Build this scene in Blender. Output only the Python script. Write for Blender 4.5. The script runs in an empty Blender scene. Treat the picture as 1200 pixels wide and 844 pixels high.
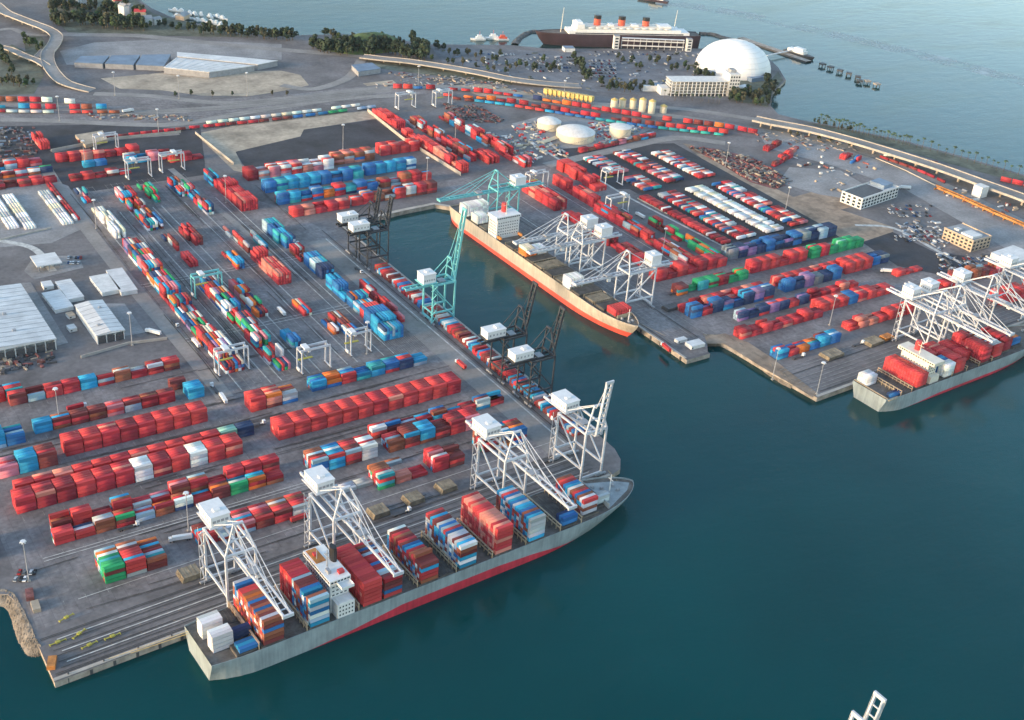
import bpy, bmesh, math, random
import numpy as np
from mathutils import Matrix, Vector

random.seed(11)
SC = bpy.context.scene
COL = SC.collection

# ------------------------------------------------------------------ camera
# world: X along the near quay, Y inland, Z up, metres; quay corner at the origin
FPX, PITCH, ROLL, YAW = 1419.71, math.radians(29.2977), math.radians(4.7939), math.radians(35.570)
CAM = np.array((-88.318, -521.992, 490.0))
_cp, _sp, _cr, _sr = math.cos(PITCH), math.sin(PITCH), math.cos(ROLL), math.sin(ROLL)
CM = (np.array(((_cr, -_sr, 0), (_sr, _cr, 0), (0, 0, 1)))
      @ np.array(((1, 0, 0), (0, -_sp, -_cp), (0, _cp, -_sp)))
      @ np.array(((math.cos(YAW), -math.sin(YAW), 0), (math.sin(YAW), math.cos(YAW), 0), (0, 0, 1))))
cam_data = bpy.data.cameras.new('camera')
cam_data.sensor_width = 36.0
cam_data.lens = 36.0 * FPX / 1200.0
cam_data.clip_start = 1.0
cam_data.clip_end = 60000.0
cam = bpy.data.objects.new('camera', cam_data)
R3 = Matrix((CM[0], -CM[1], -CM[2])).transposed()
cam.matrix_world = Matrix.Translation(CAM) @ R3.to_4x4()
COL.objects.link(cam)
SC.camera = cam

# ------------------------------------------------------------------ sky, sun, exposure
SUN_EL, SUN_AZ = math.radians(9.5), math.radians(-86.0)      # azimuth clockwise from +Y
world = bpy.data.worlds.new('World')
SC.world = world
world.use_nodes = True
_nt = world.node_tree
_bg = _nt.nodes['Background']
_sky = _nt.nodes.new('ShaderNodeTexSky')
_sky.sky_type = 'NISHITA'
_sky.sun_disc = False
_sky.sun_elevation = SUN_EL
_sky.sun_rotation = SUN_AZ
_sky.altitude = 100
_sky.air_density = 1.0
_sky.dust_density = 0.7
_sky.ozone_density = 1.0
_nt.links.new(_sky.outputs[0], _bg.inputs[0])
_bg.inputs[1].default_value = 0.15
sun_data = bpy.data.lights.new('sun', 'SUN')
sun_data.energy = 1.5
sun_data.angle = math.radians(11.0)
sun_data.color = (1.0, 0.7, 0.42)
sun = bpy.data.objects.new('sun', sun_data)
_sd = Vector((math.sin(SUN_AZ) * math.cos(SUN_EL), math.cos(SUN_AZ) * math.cos(SUN_EL), math.sin(SUN_EL)))
sun.rotation_euler = _sd.to_track_quat('Z', 'Y').to_euler()
sun.location = (-300, 100, 300)
COL.objects.link(sun)
SC.view_settings.view_transform = 'Standard'
SC.view_settings.look = 'None'
SC.view_settings.gamma = 1.0
SC.view_settings.exposure = 1.8
SC.cycles.use_denoising = True
SC.cycles.denoising_prefilter = 'ACCURATE'
SC.render.filter_size = 1.25
SC.cycles.max_bounces = 6
SC.cycles.caustics_reflective = False
SC.cycles.caustics_refractive = False


# ------------------------------------------------------------------ helpers
def at(u, v, z=0.0):
    """point of the photograph (1200x844) -> place on the level z"""
    d = CM.T @ np.array((u - 600.0, v - 422.0, FPX))
    t = (z - CAM[2]) / d[2]
    p = CAM + t * d
    return (float(p[0]), float(p[1]))


def qy(x):
    """the near quay edge runs very slightly off the yard grid"""
    return 1.0 + 0.04 * x


def tag(o, label=None, cat=None, group=None, kind=None):
    if label: o['label'] = label
    if cat: o['category'] = cat
    if group: o['group'] = group
    if kind: o['kind'] = kind
    return o


def thing(name, loc, rz, label, cat, group=None):
    o = bpy.data.objects.new(name, None)
    o.empty_display_size = 2
    o.location = loc
    o.rotation_euler = (0, 0, rz)
    COL.objects.link(o)
    return tag(o, label, cat, group)


def link(name, me, parent=None, loc=None, rz=None):
    o = bpy.data.objects.new(name, me)
    COL.objects.link(o)
    if parent is not None: o.parent = parent
    if loc is not None: o.location = loc
    if rz is not None: o.rotation_euler = (0, 0, rz)
    return o


def kids(o):
    return [c for c in o.children]


def copy_tree(o, parent=None, loc=None, rz=None, label=None, scale=None):
    c = o.copy()
    COL.objects.link(c)
    if parent is not None: c.parent = parent
    for ch in kids(o): copy_tree(ch, c)
    if loc is not None: c.location = loc
    if rz is not None: c.rotation_euler = (0, 0, rz)
    if label: c['label'] = label
    if scale: c.scale = scale
    return c


class MB:
    """collects simple solids into one mesh"""
    def __init__(s):
        s.v, s.f, s.m = [], [], []

    def add(s, vs, fs, mi=0):
        b = len(s.v)
        s.v += [tuple(map(float, p)) for p in vs]
        s.f += [tuple(i + b for i in f) for f in fs]
        s.m += [mi] * len(fs)
        return s

    def box(s, x0, x1, y0, y1, z0, z1, mi=0, bottom=True):
        vs = [(x0, y0, z0), (x1, y0, z0), (x1, y1, z0), (x0, y1, z0), (x0, y0, z1), (x1, y0, z1), (x1, y1, z1), (x0, y1, z1)]
        fs = [(4, 5, 6, 7), (0, 1, 5, 4), (1, 2, 6, 5), (2, 3, 7, 6), (3, 0, 4, 7)]
        if bottom: fs.append((3, 2, 1, 0))
        return s.add(vs, fs, mi)

    def beam(s, p, q, w, h=None, mi=0):
        h = h or w
        p, q = Vector(p), Vector(q)
        d = (q - p).normalized()
        up = Vector((0, 0, 1)) if abs(d.z) < 0.9 else Vector((0, 1, 0))
        a = d.cross(up).normalized() * (w / 2)
        b = a.cross(d).normalized() * (h / 2)
        vs = [p - a - b, p + a - b, p + a + b, p - a + b, q - a - b, q + a - b, q + a + b, q - a + b]
        return s.add(vs, [(0, 1, 2, 3), (7, 6, 5, 4), (0, 4, 5, 1), (1, 5, 6, 2), (2, 6, 7, 3), (3, 7, 4, 0)], mi)

    def tube(s, p, q, r0, r1=None, n=8, mi=0, caps=True):
        r1 = r0 if r1 is None else r1
        p, q = Vector(p), Vector(q)
        d = (q - p).normalized()
        up = Vector((0, 0, 1)) if abs(d.z) < 0.9 else Vector((1, 0, 0))
        a = d.cross(up).normalized()
        b = d.cross(a).normalized()
        vs = []
        for c, r in ((p, r0), (q, r1)):
            for i in range(n):
                t = 2 * math.pi * i / n
                vs.append(c + (a * math.cos(t) + b * math.sin(t)) * r)
        fs = [(i, n + i, n + (i + 1) % n, (i + 1) % n) for i in range(n)]
        if caps: fs += [tuple(range(n)), tuple(range(2 * n - 1, n - 1, -1))]
        return s.add(vs, fs, mi)

    def prism(s, poly, z0, z1, mi=0, mi_side=None, bottom=False):
        n = len(poly)
        ar = sum(poly[i][0] * poly[(i + 1) % n][1] - poly[(i + 1) % n][0] * poly[i][1] for i in range(n))
        if ar < 0: poly = poly[::-1]
        vs = [(x, y, z0) for x, y in poly] + [(x, y, z1) for x, y in poly]
        s.add(vs, [tuple(range(n, 2 * n))], mi)
        b = len(s.v) - 2 * n
        sd = [(b + i, b + (i + 1) % n, b + n + (i + 1) % n, b + n + i) for i in range(n)]
        s.f += sd
        s.m += [mi if mi_side is None else mi_side] * n
        if bottom:
            s.f.append(tuple(b + i for i in range(n - 1, -1, -1)))
            s.m.append(mi)
        return s

    def sheet(s, poly, z, mi=0):
        n = len(poly)
        ar = sum(poly[i][0] * poly[(i + 1) % n][1] - poly[(i + 1) % n][0] * poly[i][1] for i in range(n))
        if ar < 0: poly = poly[::-1]
        return s.add([(x, y, z) for x, y in poly], [tuple(range(n))], mi)

    def lathe(s, prof, n=24, c=(0, 0, 0), mi=0, sx=1.0, sy=1.0):
        vs, fs = [], []
        for r, z in prof:
            for i in range(n):
                t = 2 * math.pi * i / n
                vs.append((c[0] + r * sx * math.cos(t), c[1] + r * sy * math.sin(t), c[2] + z))
        for k in range(len(prof) - 1):
            for i in range(n):
                j = (i + 1) % n
                fs.append((k * n + i, k * n + j, (k + 1) * n + j, (k + 1) * n + i))
        if prof[-1][0] > 0.01: fs.append(tuple((len(prof) - 1) * n + i for i in range(n)))
        return s.add(vs, fs, mi)

    def strip(s, pts, width, z, mi=0, z1=None):
        """a ribbon along a polyline; pts are (x, y) or (x, y, z)"""
        P = [Vector((p[0], p[1], p[2] if len(p) > 2 else z)) for p in pts]
        L, Rr = [], []
        for i, p in enumerate(P):
            a = P[max(0, i - 1)]; b = P[min(len(P) - 1, i + 1)]
            d = (b - a); d.z = 0; d.normalize()
            nrm = Vector((-d.y, d.x, 0)) * (width / 2)
            L.append(p + nrm); Rr.append(p - nrm)
        vs = []
        for a, b in zip(L, Rr): vs += [a, b]
        return s.add(vs, [(2 * i, 2 * i + 1, 2 * i + 3, 2 * i + 2) for i in range(len(P) - 1)], mi)

    def mesh(s, name, mats, smooth=False):
        me = bpy.data.meshes.new(name)
        me.from_pydata(s.v, [], s.f)
        for m in (mats if isinstance(mats, (list, tuple)) else [mats]): me.materials.append(m)
        me.polygons.foreach_set('material_index', s.m)
        if smooth: me.polygons.foreach_set('use_smooth', [True] * len(s.f))
        me.update()
        return me

    def build(s, name, mats, parent=None, loc=None, rz=None, smooth=False):
        return link(name, s.mesh(name, mats, smooth), parent, loc, rz)


def curve_pts(pts, n=8):
    """Catmull-Rom through the points"""
    out = []
    P = [np.array(p, float) for p in pts]
    P = [2 * P[0] - P[1]] + P + [2 * P[-1] - P[-2]]
    for i in range(1, len(P) - 2):
        for k in range(n):
            t = k / n
            a, b, c, d = P[i - 1], P[i], P[i + 1], P[i + 2]
            out.append(tuple(0.5 * ((2 * b) + (c - a) * t + (2 * a - 5 * b + 4 * c - d) * t * t + (3 * b - a - 3 * c + d) * t ** 3)))
    out.append(tuple(P[-2]))
    return out


# ------------------------------------------------------------------ materials
def material(name, col, rough=0.7, var=0.12, scale=0.08, var2=0.0, scale2=1.0, metal=0.0, bump=0.0, bscale=1.0, tint=None, spec=None, stretch=None, joints=0.0):
    """base colour broken up by two octaves of object-space noise"""
    m = bpy.data.materials.new(name)
    m.use_nodes = True
    nt = m.node_tree
    b = nt.nodes['Principled BSDF']
    b.inputs['Roughness'].default_value = rough
    b.inputs['Metallic'].default_value = metal
    if spec is not None: b.inputs['Specular IOR Level'].default_value = spec
    c4 = (*col, 1)
    if var <= 0:
        b.inputs['Base Color'].default_value = c4
    else:
        geo = nt.nodes.new('ShaderNodeNewGeometry')
        n1 = nt.nodes.new('ShaderNodeTexNoise')
        n1.inputs['Scale'].default_value = scale
        n1.inputs['Detail'].default_value = 6
        n1.inputs['Roughness'].default_value = 0.65
        nt.links.new(geo.outputs['Position'], n1.inputs['Vector'])
        rp = nt.nodes.new('ShaderNodeValToRGB')
        lo = tuple(max(0, c * (1 - 2 * var)) for c in col)
        hi = tuple(min(1, c * (1 + 2 * var)) for c in col) if tint is None else tint
        rp.color_ramp.elements[0].position = 0.3
        rp.color_ramp.elements[1].position = 0.7
        rp.color_ramp.elements[0].color = (*lo, 1)
        rp.color_ramp.elements[1].color = (*hi, 1)
        nt.links.new(n1.outputs['Fac'], rp.inputs['Fac'])
        out = rp.outputs['Color']
        if var2 > 0:
            n2 = nt.nodes.new('ShaderNodeTexNoise')
            n2.inputs['Scale'].default_value = scale2
            n2.inputs['Detail'].default_value = 4
            if stretch:
                mp = nt.nodes.new('ShaderNodeMapping')
                mp.inputs['Scale'].default_value = stretch
                nt.links.new(geo.outputs['Position'], mp.inputs['Vector'])
                nt.links.new(mp.outputs['Vector'], n2.inputs['Vector'])
            else:
                nt.links.new(geo.outputs['Position'], n2.inputs['Vector'])
            mr = nt.nodes.new('ShaderNodeMapRange')
            mr.inputs['From Min'].default_value = 0.3
            mr.inputs['From Max'].default_value = 0.7
            mr.inputs['To Min'].default_value = 1 - var2
            mr.inputs['To Max'].default_value = 1 + var2
            nt.links.new(n2.outputs['Fac'], mr.inputs['Value'])
            mx = nt.nodes.new('ShaderNodeMix')
            mx.data_type = 'RGBA'
            mx.blend_type = 'MULTIPLY'
            mx.inputs['Factor'].default_value = 1
            nt.links.new(out, mx.inputs['A'])
            nt.links.new(mr.outputs['Result'], mx.inputs['B'])
            out = mx.outputs['Result']
        if joints > 0:                      # cast slabs of slightly different age, with dark joints and odd repaired bays
            bk = nt.nodes.new('ShaderNodeTexBrick')
            bk.offset = 0.0
            bk.inputs['Scale'].default_value = 1.0
            bk.inputs['Brick Width'].default_value = joints
            bk.inputs['Row Height'].default_value = joints
            bk.inputs['Mortar Size'].default_value = 0.12
            bk.inputs['Color1'].default_value = (1.0, 1.0, 1.0, 1)
            bk.inputs['Color2'].default_value = (0.82, 0.82, 0.83, 1)
            bk.inputs['Mortar'].default_value = (0.6, 0.6, 0.6, 1)
            nt.links.new(geo.outputs['Position'], bk.inputs['Vector'])
            m3 = nt.nodes.new('ShaderNodeMix')
            m3.data_type = 'RGBA'
            m3.blend_type = 'MULTIPLY'
            m3.inputs['Factor'].default_value = 0.8
            nt.links.new(out, m3.inputs['A'])
            nt.links.new(bk.outputs['Color'], m3.inputs['B'])
            out = m3.outputs['Result']
        nt.links.new(out, b.inputs['Base Color'])
        if bump > 0:
            nb = nt.nodes.new('ShaderNodeTexNoise')
            nb.inputs['Scale'].default_value = bscale
            nb.inputs['Detail'].default_value = 5
            nt.links.new(geo.outputs['Position'], nb.inputs['Vector'])
            bp = nt.nodes.new('ShaderNodeBump')
            bp.inputs['Strength'].default_value = 0.6
            bp.inputs['Distance'].default_value = bump
            nt.links.new(nb.outputs['Fac'], bp.inputs['Height'])
            nt.links.new(bp.outputs['Normal'], b.inputs['Normal'])
    return m


def paint_material(name, source, attr=None, rough=0.7):
    """weathered paint whose colour comes from the object (Object Info) or from a mesh attribute"""
    m = bpy.data.materials.new(name)
    m.use_nodes = True
    nt = m.node_tree
    b = nt.nodes['Principled BSDF']
    b.inputs['Roughness'].default_value = rough
    b.inputs['Specular IOR Level'].default_value = 0.2
    if source == 'object':
        cn = nt.nodes.new('ShaderNodeObjectInfo').outputs['Color']
    else:
        a = nt.nodes.new('ShaderNodeAttribute')
        a.attribute_name = attr
        cn = a.outputs['Color']
    geo = nt.nodes.new('ShaderNodeNewGeometry')
    n = nt.nodes.new('ShaderNodeTexNoise')
    n.inputs['Scale'].default_value = 0.9
    n.inputs['Detail'].default_value = 5
    n.inputs['Roughness'].default_value = 0.7
    nt.links.new(geo.outputs['Position'], n.inputs['Vector'])
    mr = nt.nodes.new('ShaderNodeMapRange')
    mr.inputs['From Min'].default_value = 0.3
    mr.inputs['From Max'].default_value = 0.75
    mr.inputs['To Min'].default_value = 0.9
    mr.inputs['To Max'].default_value = 1.08
    nt.links.new(n.outputs['Fac'], mr.inputs['Value'])
    mx = nt.nodes.new('ShaderNodeMix')
    mx.data_type = 'RGBA'
    mx.blend_type = 'MULTIPLY'
    mx.inputs['Factor'].default_value = 1
    nt.links.new(cn, mx.inputs['A'])
    nt.links.new(mr.outputs['Result'], mx.inputs['B'])
    nt.links.new(mx.outputs['Result'], b.inputs['Base Color'])
    return m


M = {}
M['asphalt'] = material('asphalt', (0.155, 0.145, 0.146), 0.9, 0.2, 0.02, 0.16, 0.25)
M['yard'] = material('yard_concrete', (0.205, 0.19, 0.19), 0.9, 0.22, 0.025, 0.22, 0.3, joints=7.0)
M['yard_light'] = material('pale_concrete', (0.265, 0.258, 0.256), 0.9, 0.15, 0.03, 0.14, 0.4)
M['dark_asphalt'] = material('dark_asphalt', (0.042, 0.042, 0.05), 0.9, 0.25, 0.03, 0.15, 0.3)
M['sand'] = material('bare_sand', (0.4, 0.33, 0.25), 0.95, 0.2, 0.03, 0.15, 0.2)
M['dirt'] = material('bare_dirt', (0.3, 0.225, 0.165), 0.95, 0.25, 0.03, 0.2, 0.15)
M['road'] = material('road_concrete', (0.26, 0.245, 0.23), 0.9, 0.12, 0.03, 0.1, 0.3)
M['roof_white'] = material('white_roofing', (0.62, 0.62, 0.61), 0.7, 0.1, 0.05, 0.12, 0.5, stretch=(.15, 1, 1))
M['roof_blue'] = material('blue_grey_roofing', (0.16, 0.22, 0.3), 0.6, 0.15, 0.05)
M['roof_grey'] = material('grey_roofing', (0.3, 0.31, 0.32), 0.8, 0.12, 0.1)
M['wall_white'] = material('white_wall', (0.66, 0.65, 0.62), 0.8, 0.08, 0.2)
M['wall_tan'] = material('tan_wall', (0.5, 0.38, 0.27), 0.85, 0.1, 0.2)
M['wall_grey'] = material('grey_wall', (0.3, 0.3, 0.31), 0.85, 0.1, 0.2)
M['glass'] = material('dark_glass', (0.03, 0.045, 0.06), 0.12, 0.2, 0.3)
M['crane_white'] = material('white_crane_paint', (0.54, 0.56, 0.59), 0.5, 0.08, 0.3)
M['crane_teal'] = material('teal_crane_paint', (0.16, 0.5, 0.52), 0.5, 0.08, 0.3)
M['crane_dark'] = material('charcoal_crane_paint', (0.035, 0.04, 0.05), 0.6, 0.15, 0.3)
M['house_white'] = material('white_machinery_cladding', (0.72, 0.72, 0.71), 0.5, 0.04, 0.4)
M['steel'] = material('dark_steel', (0.07, 0.07, 0.075), 0.6, 0.15, 0.5)
M['steel_grey'] = material('grey_steel', (0.3, 0.31, 0.33), 0.6, 0.12, 0.5)
M['hull_grey'] = material('grey_hull_paint', (0.27, 0.32, 0.335), 0.5, 0.12, 0.06, 0.16, 0.5, stretch=(1, 1, .08))
M['hull_red'] = material('red_boot_topping', (0.5, 0.035, 0.06), 0.5, 0.12, 0.06, 0.2, 0.4, stretch=(1, 1, .1))
M['hull_coral'] = material('coral_boot_topping', (0.66, 0.1, 0.07), 0.5, 0.12, 0.06)
M['hull_sand'] = material('sand_hull_paint', (0.42, 0.375, 0.315), 0.55, 0.1, 0.06, 0.14, 0.5, stretch=(1, 1, .08))
M['hull_black'] = material('black_hull_paint', (0.055, 0.035, 0.045), 0.5, 0.15, 0.05)
M['deck'] = material('ship_deck', (0.13, 0.115, 0.1), 0.85, 0.25, 0.15, 0.15, 0.8)
M['deck_grey'] = material('grey_ship_deck', (0.3, 0.33, 0.34), 0.8, 0.15, 0.1)
M['hatch'] = material('hatch_cover', (0.24, 0.2, 0.14), 0.8, 0.25, 0.2, 0.1, 1.0)
M['hatch_dark'] = material('dark_hatch_cover', (0.075, 0.07, 0.065), 0.8, 0.25, 0.2)
M['coaming'] = material('sand_coaming', (0.42, 0.33, 0.22), 0.7, 0.12, 0.2)
M['ship_white'] = material('white_ship_paint', (0.78, 0.77, 0.74), 0.5, 0.05, 0.3)
M['ship_cream'] = material('cream_ship_paint', (0.74, 0.68, 0.56), 0.5, 0.05, 0.3)
M['funnel_red'] = material('red_funnel_paint', (0.62, 0.11, 0.06), 0.5, 0.06, 0.3)
M['red'] = material('red_paint', (0.55, 0.05, 0.05), 0.5, 0.1, 0.3)
M['black'] = material('black_paint', (0.015, 0.015, 0.017), 0.5, 0.1, 0.3)
M['yellow'] = material('yellow_paint', (0.4, 0.36, 0.06), 0.6, 0.1, 0.3)
M['orange'] = material('rusty_orange_steel', (0.5, 0.2, 0.05), 0.7, 0.25, 0.15)
M['tank'] = material('cream_tank_paint', (0.68, 0.6, 0.44), 0.6, 0.07, 0.1)
M['silo'] = material('yellow_silo_paint', (0.58, 0.42, 0.14), 0.65, 0.15, 0.2)
M['dome'] = material('white_dome_panels', (0.86, 0.83, 0.78), 0.6, 0.03, 0.05)
M['rock'] = material('revetment_rock', (0.22, 0.185, 0.145), 0.95, 0.25, 0.15, 0.2, 0.8, bump=1.0, bscale=0.5)
M['fender'] = material('quay_wall', (0.36, 0.31, 0.26), 0.9, 0.25, 0.12)
M['coping'] = material('quay_coping', (0.42, 0.38, 0.33), 0.9, 0.12, 0.1)
M['line'] = material('white_marking', (0.5, 0.49, 0.46), 0.8, 0.2, 0.2)
M['rail'] = material('rail_groove', (0.05, 0.047, 0.045), 0.7, 0.15, 0.2)
M['leaf_dark'] = material('dark_foliage', (0.03, 0.05, 0.028), 0.9, 0.35, 0.12, 0.2, 0.8)
M['leaf_mid'] = material('green_foliage', (0.05, 0.085, 0.035), 0.9, 0.35, 0.12, 0.2, 0.8)
M['leaf_olive'] = material('olive_foliage', (0.085, 0.085, 0.05), 0.9, 0.3, 0.12, 0.2, 0.8)
M['grass'] = material('grass', (0.085, 0.125, 0.045), 0.95, 0.25, 0.05, 0.15, 0.3)
M['scrub'] = material('scrub_ground', (0.11, 0.12, 0.09), 0.95, 0.35, 0.03, 0.2, 0.2)
M['bark'] = material('bark', (0.09, 0.07, 0.05), 0.9, 0.15, 0.5)
M['foam'] = material('foam', (0.6, 0.66, 0.68), 0.7, 0.2, 0.03)
M['box'] = paint_material('container_paint', 'object')
M['boxes'] = paint_material('container_paint_mixed', 'attr', 'paint')
M['gravel_red'] = material('red_scrap', (0.19, 0.07, 0.065), 0.9, 0.4, 0.1, 0.3, 0.5)

M['tyre'] = material('tyre_worn_asphalt', (0.075, 0.07, 0.068), 0.9, 0.3, 0.1)
M['lot'] = material('car_park_asphalt', (0.15, 0.155, 0.17), 0.9, 0.2, 0.03, 0.15, 0.3)
M['slot'] = material('worn_slot_paint', (0.29, 0.28, 0.27), 0.85, 0.25, 0.2)
# ------------------------------------------------------------------ water
def water_material():
    m = bpy.data.materials.new('harbour_water')
    m.use_nodes = True
    nt = m.node_tree
    b = nt.nodes['Principled BSDF']
    b.inputs['Roughness'].default_value = 0.05
    b.inputs['IOR'].default_value = 1.33
    b.inputs['Specular IOR Level'].default_value = 0.45
    b.inputs['Specular Tint'].default_value = (0.15, 0.7, 0.85, 1)
    geo = nt.nodes.new('ShaderNodeNewGeometry')
    big = nt.nodes.new('ShaderNodeTexNoise')
    big.inputs['Scale'].default_value = 0.004
    big.inputs['Detail'].default_value = 5
    nt.links.new(geo.outputs['Position'], big.inputs['Vector'])
    rp = nt.nodes.new('ShaderNodeValToRGB')
    rp.color_ramp.elements[0].position = 0.3
    rp.color_ramp.elements[1].position = 0.72
    rp.color_ramp.elements[0].color = (0.0005, 0.034, 0.036, 1)
    rp.color_ramp.elements[1].color = (0.0008, 0.053, 0.056, 1)
    nt.links.new(big.outputs['Fac'], rp.inputs['Fac'])
    nt.links.new(rp.outputs['Color'], b.inputs['Base Color'])
    wn = nt.nodes.new('ShaderNodeTexNoise')          # wind-roughened patches and slicks
    wn.inputs['Scale'].default_value = 0.006
    wn.inputs['Detail'].default_value = 6
    wm = nt.nodes.new('ShaderNodeMapping')
    wm.inputs['Rotation'].default_value = (0, 0, 0.9)
    wm.inputs['Scale'].default_value = (1.0, 3.2, 1.0)
    nt.links.new(geo.outputs['Position'], wm.inputs['Vector'])
    nt.links.new(wm.outputs['Vector'], wn.inputs['Vector'])
    wr = nt.nodes.new('ShaderNodeMapRange')
    wr.inputs['From Min'].default_value = 0.35
    wr.inputs['From Max'].default_value = 0.68
    wr.inputs['To Min'].default_value = 0.03
    wr.inputs['To Max'].default_value = 0.2
    nt.links.new(wn.outputs['Fac'], wr.inputs['Value'])
    nt.links.new(wr.outputs['Result'], b.inputs['Roughness'])
    mp = nt.nodes.new('ShaderNodeMapping')
    mp.inputs['Rotation'].default_value = (0, 0, 0.6)
    mp.inputs['Scale'].default_value = (1.0, 2.2, 1.0)
    nt.links.new(geo.outputs['Position'], mp.inputs['Vector'])
    prev = None
    for sc, dist, st in ((0.03, 0.7, 0.4), (0.16, 0.22, 0.5), (0.55, 0.07, 0.5)):
        n = nt.nodes.new('ShaderNodeTexNoise')
        n.inputs['Scale'].default_value = sc
        n.inputs['Detail'].default_value = 3
        nt.links.new(mp.outputs['Vector'], n.inputs['Vector'])
        bp = nt.nodes.new('ShaderNodeBump')
        bp.inputs['Strength'].default_value = st
        bp.inputs['Distance'].default_value = dist
        nt.links.new(n.outputs['Fac'], bp.inputs['Height'])
        if prev: nt.links.new(prev, bp.inputs['Normal'])
        prev = bp.outputs['Normal']
    nt.links.new(prev, b.inputs['Normal'])
    return m


M['water'] = water_material()
ZW = -4.0
w = MB()
w.sheet([(-9000, -9000), (12000, -9000), (12000, 12000), (-9000, 12000)], ZW)
tag(w.build('water', M['water']), kind='structure')

# ------------------------------------------------------------------ land
north_shore = [at(u, v) for u, v in ((1290, 236), (1200, 205), (1130, 184), (1060, 165), (990, 150), (940, 141), (912, 134), (903, 124), (906, 108),
               (921, 94), (912, 79), (899, 67), (880, 55), (860, 50), (835, 57), (760, 57), (690, 57), (640, 57), (600, 53), (505, 52),
               (440, 43), (400, 40), (330, 42), (262, 34), (205, 22), (178, 10), (165, 1))]
basin_end = [at(535, 244), at(510, 240), at(470, 248), at(433, 257)]
land = [(0, 0), (120, qy(120)), (260, qy(260)), (392, qy(392)), (403, 20), (411, 30), (415.5, 43), (416, 60), (416, 300), (416, 494)]
land += [(p[0], p[1]) for p in basin_end[::-1]]
land += [(554, 480), (554, 300), (554, 123), (580, 123), (582, 139), (588, 146), (596, 146), (602, 140), (605, 120), (608, 60), (611, 27), (760, 31), (1000, 40), (1600, 60), (1700, 160)]
land += north_shore
land += [(560, 1700), (600, 2600), (-1500, 2600), (-1500, 95), (-20, 93), (-4, 84), (0, 70)]
g = MB()
g.prism(land, -9.0, 0.0, 0, 1)
tag(g.build('ground', [M['asphalt'], M['fender']]), kind='structure')


_zc = [0.02]


def zup():
    _zc[0] += 0.005
    return _zc[0]


def patch(name, pts, mat, z, px=True):
    z = zup()
    p = [at(*q) for q in pts] if px else pts
    m = MB()
    m.sheet(p, z)
    return tag(m.build(name, M[mat]), kind='structure')


def road(name, pts, width, mat, z, px=True, n=6):
    z = zup()
    p = [at(*q) for q in pts] if px else pts
    m = MB()
    m.strip(curve_pts(p, n), width, z)
    return tag(m.build(name, M[mat]), kind='structure')


# yards
patch('yard_pavement', [(190, 232), (416, 222), (416, 494), (392, 500), (380, 560), (330, 640), (232, 700), (185, 690)], 'yard', 0.02, px=False)
patch('yard_pavement', [(612, 100), (1200, 100), (1200, 160), (900, 250), (880, 470), (700, 560), (556, 560), (556, 126), (580, 126), (598, 148)], 'yard', 0.02, px=False)
patch('yard_pavement', [(3, 45), (385, 58), (385, 215), (190, 225), (180, 300), (8, 305)], 'yard', 0.02, px=False)
patch('dark_asphalt_lot', [(276, 178), (352, 160), (356, 152), (440, 140), (472, 164), (410, 180), (300, 210), (284, 192)], 'dark_asphalt', 0.05)
patch('bare_lot', [(229, 157), (300, 142), (432, 130), (441, 139), (356, 152), (352, 160), (276, 178), (288, 203), (274, 200)], 'sand', 0.04)
patch('sand_lot', [(118, 92), (205, 84), (330, 83), (352, 88), (362, 100), (330, 107), (290, 113), (235, 112), (190, 106), (140, 104)], 'sand', 0.04)
patch('dark_lot', [(318, 76), (345, 72), (400, 76), (410, 84), (392, 98), (372, 101), (352, 88)], 'asphalt', 0.05)
patch('parking_lot', [(70, 60), (110, 50), (200, 46), (330, 52), (330, 70), (250, 66), (130, 76), (78, 76)], 'yard_light', 0.03)
patch('dark_yard', [(0, 148), (120, 146), (235, 152), (240, 190), (240, 205), (110, 224), (75, 222), (52, 200), (0, 195)], 'dark_asphalt', 0.03)
patch('trailer_yard', [(0, 216), (50, 208), (80, 218), (110, 262), (60, 285), (0, 290)], 'yard_light', 0.04)
patch('dirt_lot', [(905, 238), (962, 222), (985, 226), (1010, 246), (1045, 262), (1048, 276), (1010, 284), (985, 278), (958, 262), (936, 250)], 'dirt', 0.05)
patch('dirt_verge', [(800, 168), (812, 170), (885, 210), (960, 245), (1000, 275), (985, 282), (900, 232), (830, 192)], 'dirt', 0.045)
patch('scrap_yard', [(806, 172), (836, 174), (880, 184), (912, 203), (930, 214), (908, 222), (880, 214), (840, 190)], 'gravel_red', 0.05)
patch('tank_field', [(600, 145), (650, 132), (705, 138), (770, 148), (740, 162), (700, 172), (668, 186), (640, 180), (615, 165)], 'yard_light', 0.05)
patch('chassis_yard', [(640, 176), (720, 170), (790, 168), (960, 262), (990, 282), (860, 300), (800, 268), (722, 222)], 'dark_asphalt', 0.03)
patch('lane', [(722, 222), (738, 222), (850, 287), (862, 300), (800, 300), (700, 250)], 'asphalt', 0.035)
patch('staff_car_park', [(985, 246), (1060, 226), (1110, 256), (1118, 285), (1098, 296), (1046, 266)], 'asphalt', 0.06)
patch('dark_car_park', [(1010, 284), (1046, 272), (1096, 296), (1130, 300), (1140, 318), (1100, 322), (1052, 312)], 'dark_asphalt', 0.065)
patch('pale_yard', [(925, 196), (985, 200), (1012, 216), (985, 232), (960, 228), (912, 214)], 'yard_light', 0.05)
patch('pale_yard', [(940, 176), (1000, 178), (1040, 196), (1028, 210), (985, 198)], 'yard_light', 0.055)
patch('waterfront_lot', [(505, 55), (640, 60), (835, 60), (870, 92), (855, 118), (700, 108), (610, 96), (520, 76)], 'lot', 0.04)
patch('waterfront_lawn', [(848, 96), (905, 92), (912, 84), (918, 94), (903, 110), (900, 126), (858, 118)], 'scrub', 0.06)
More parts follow.
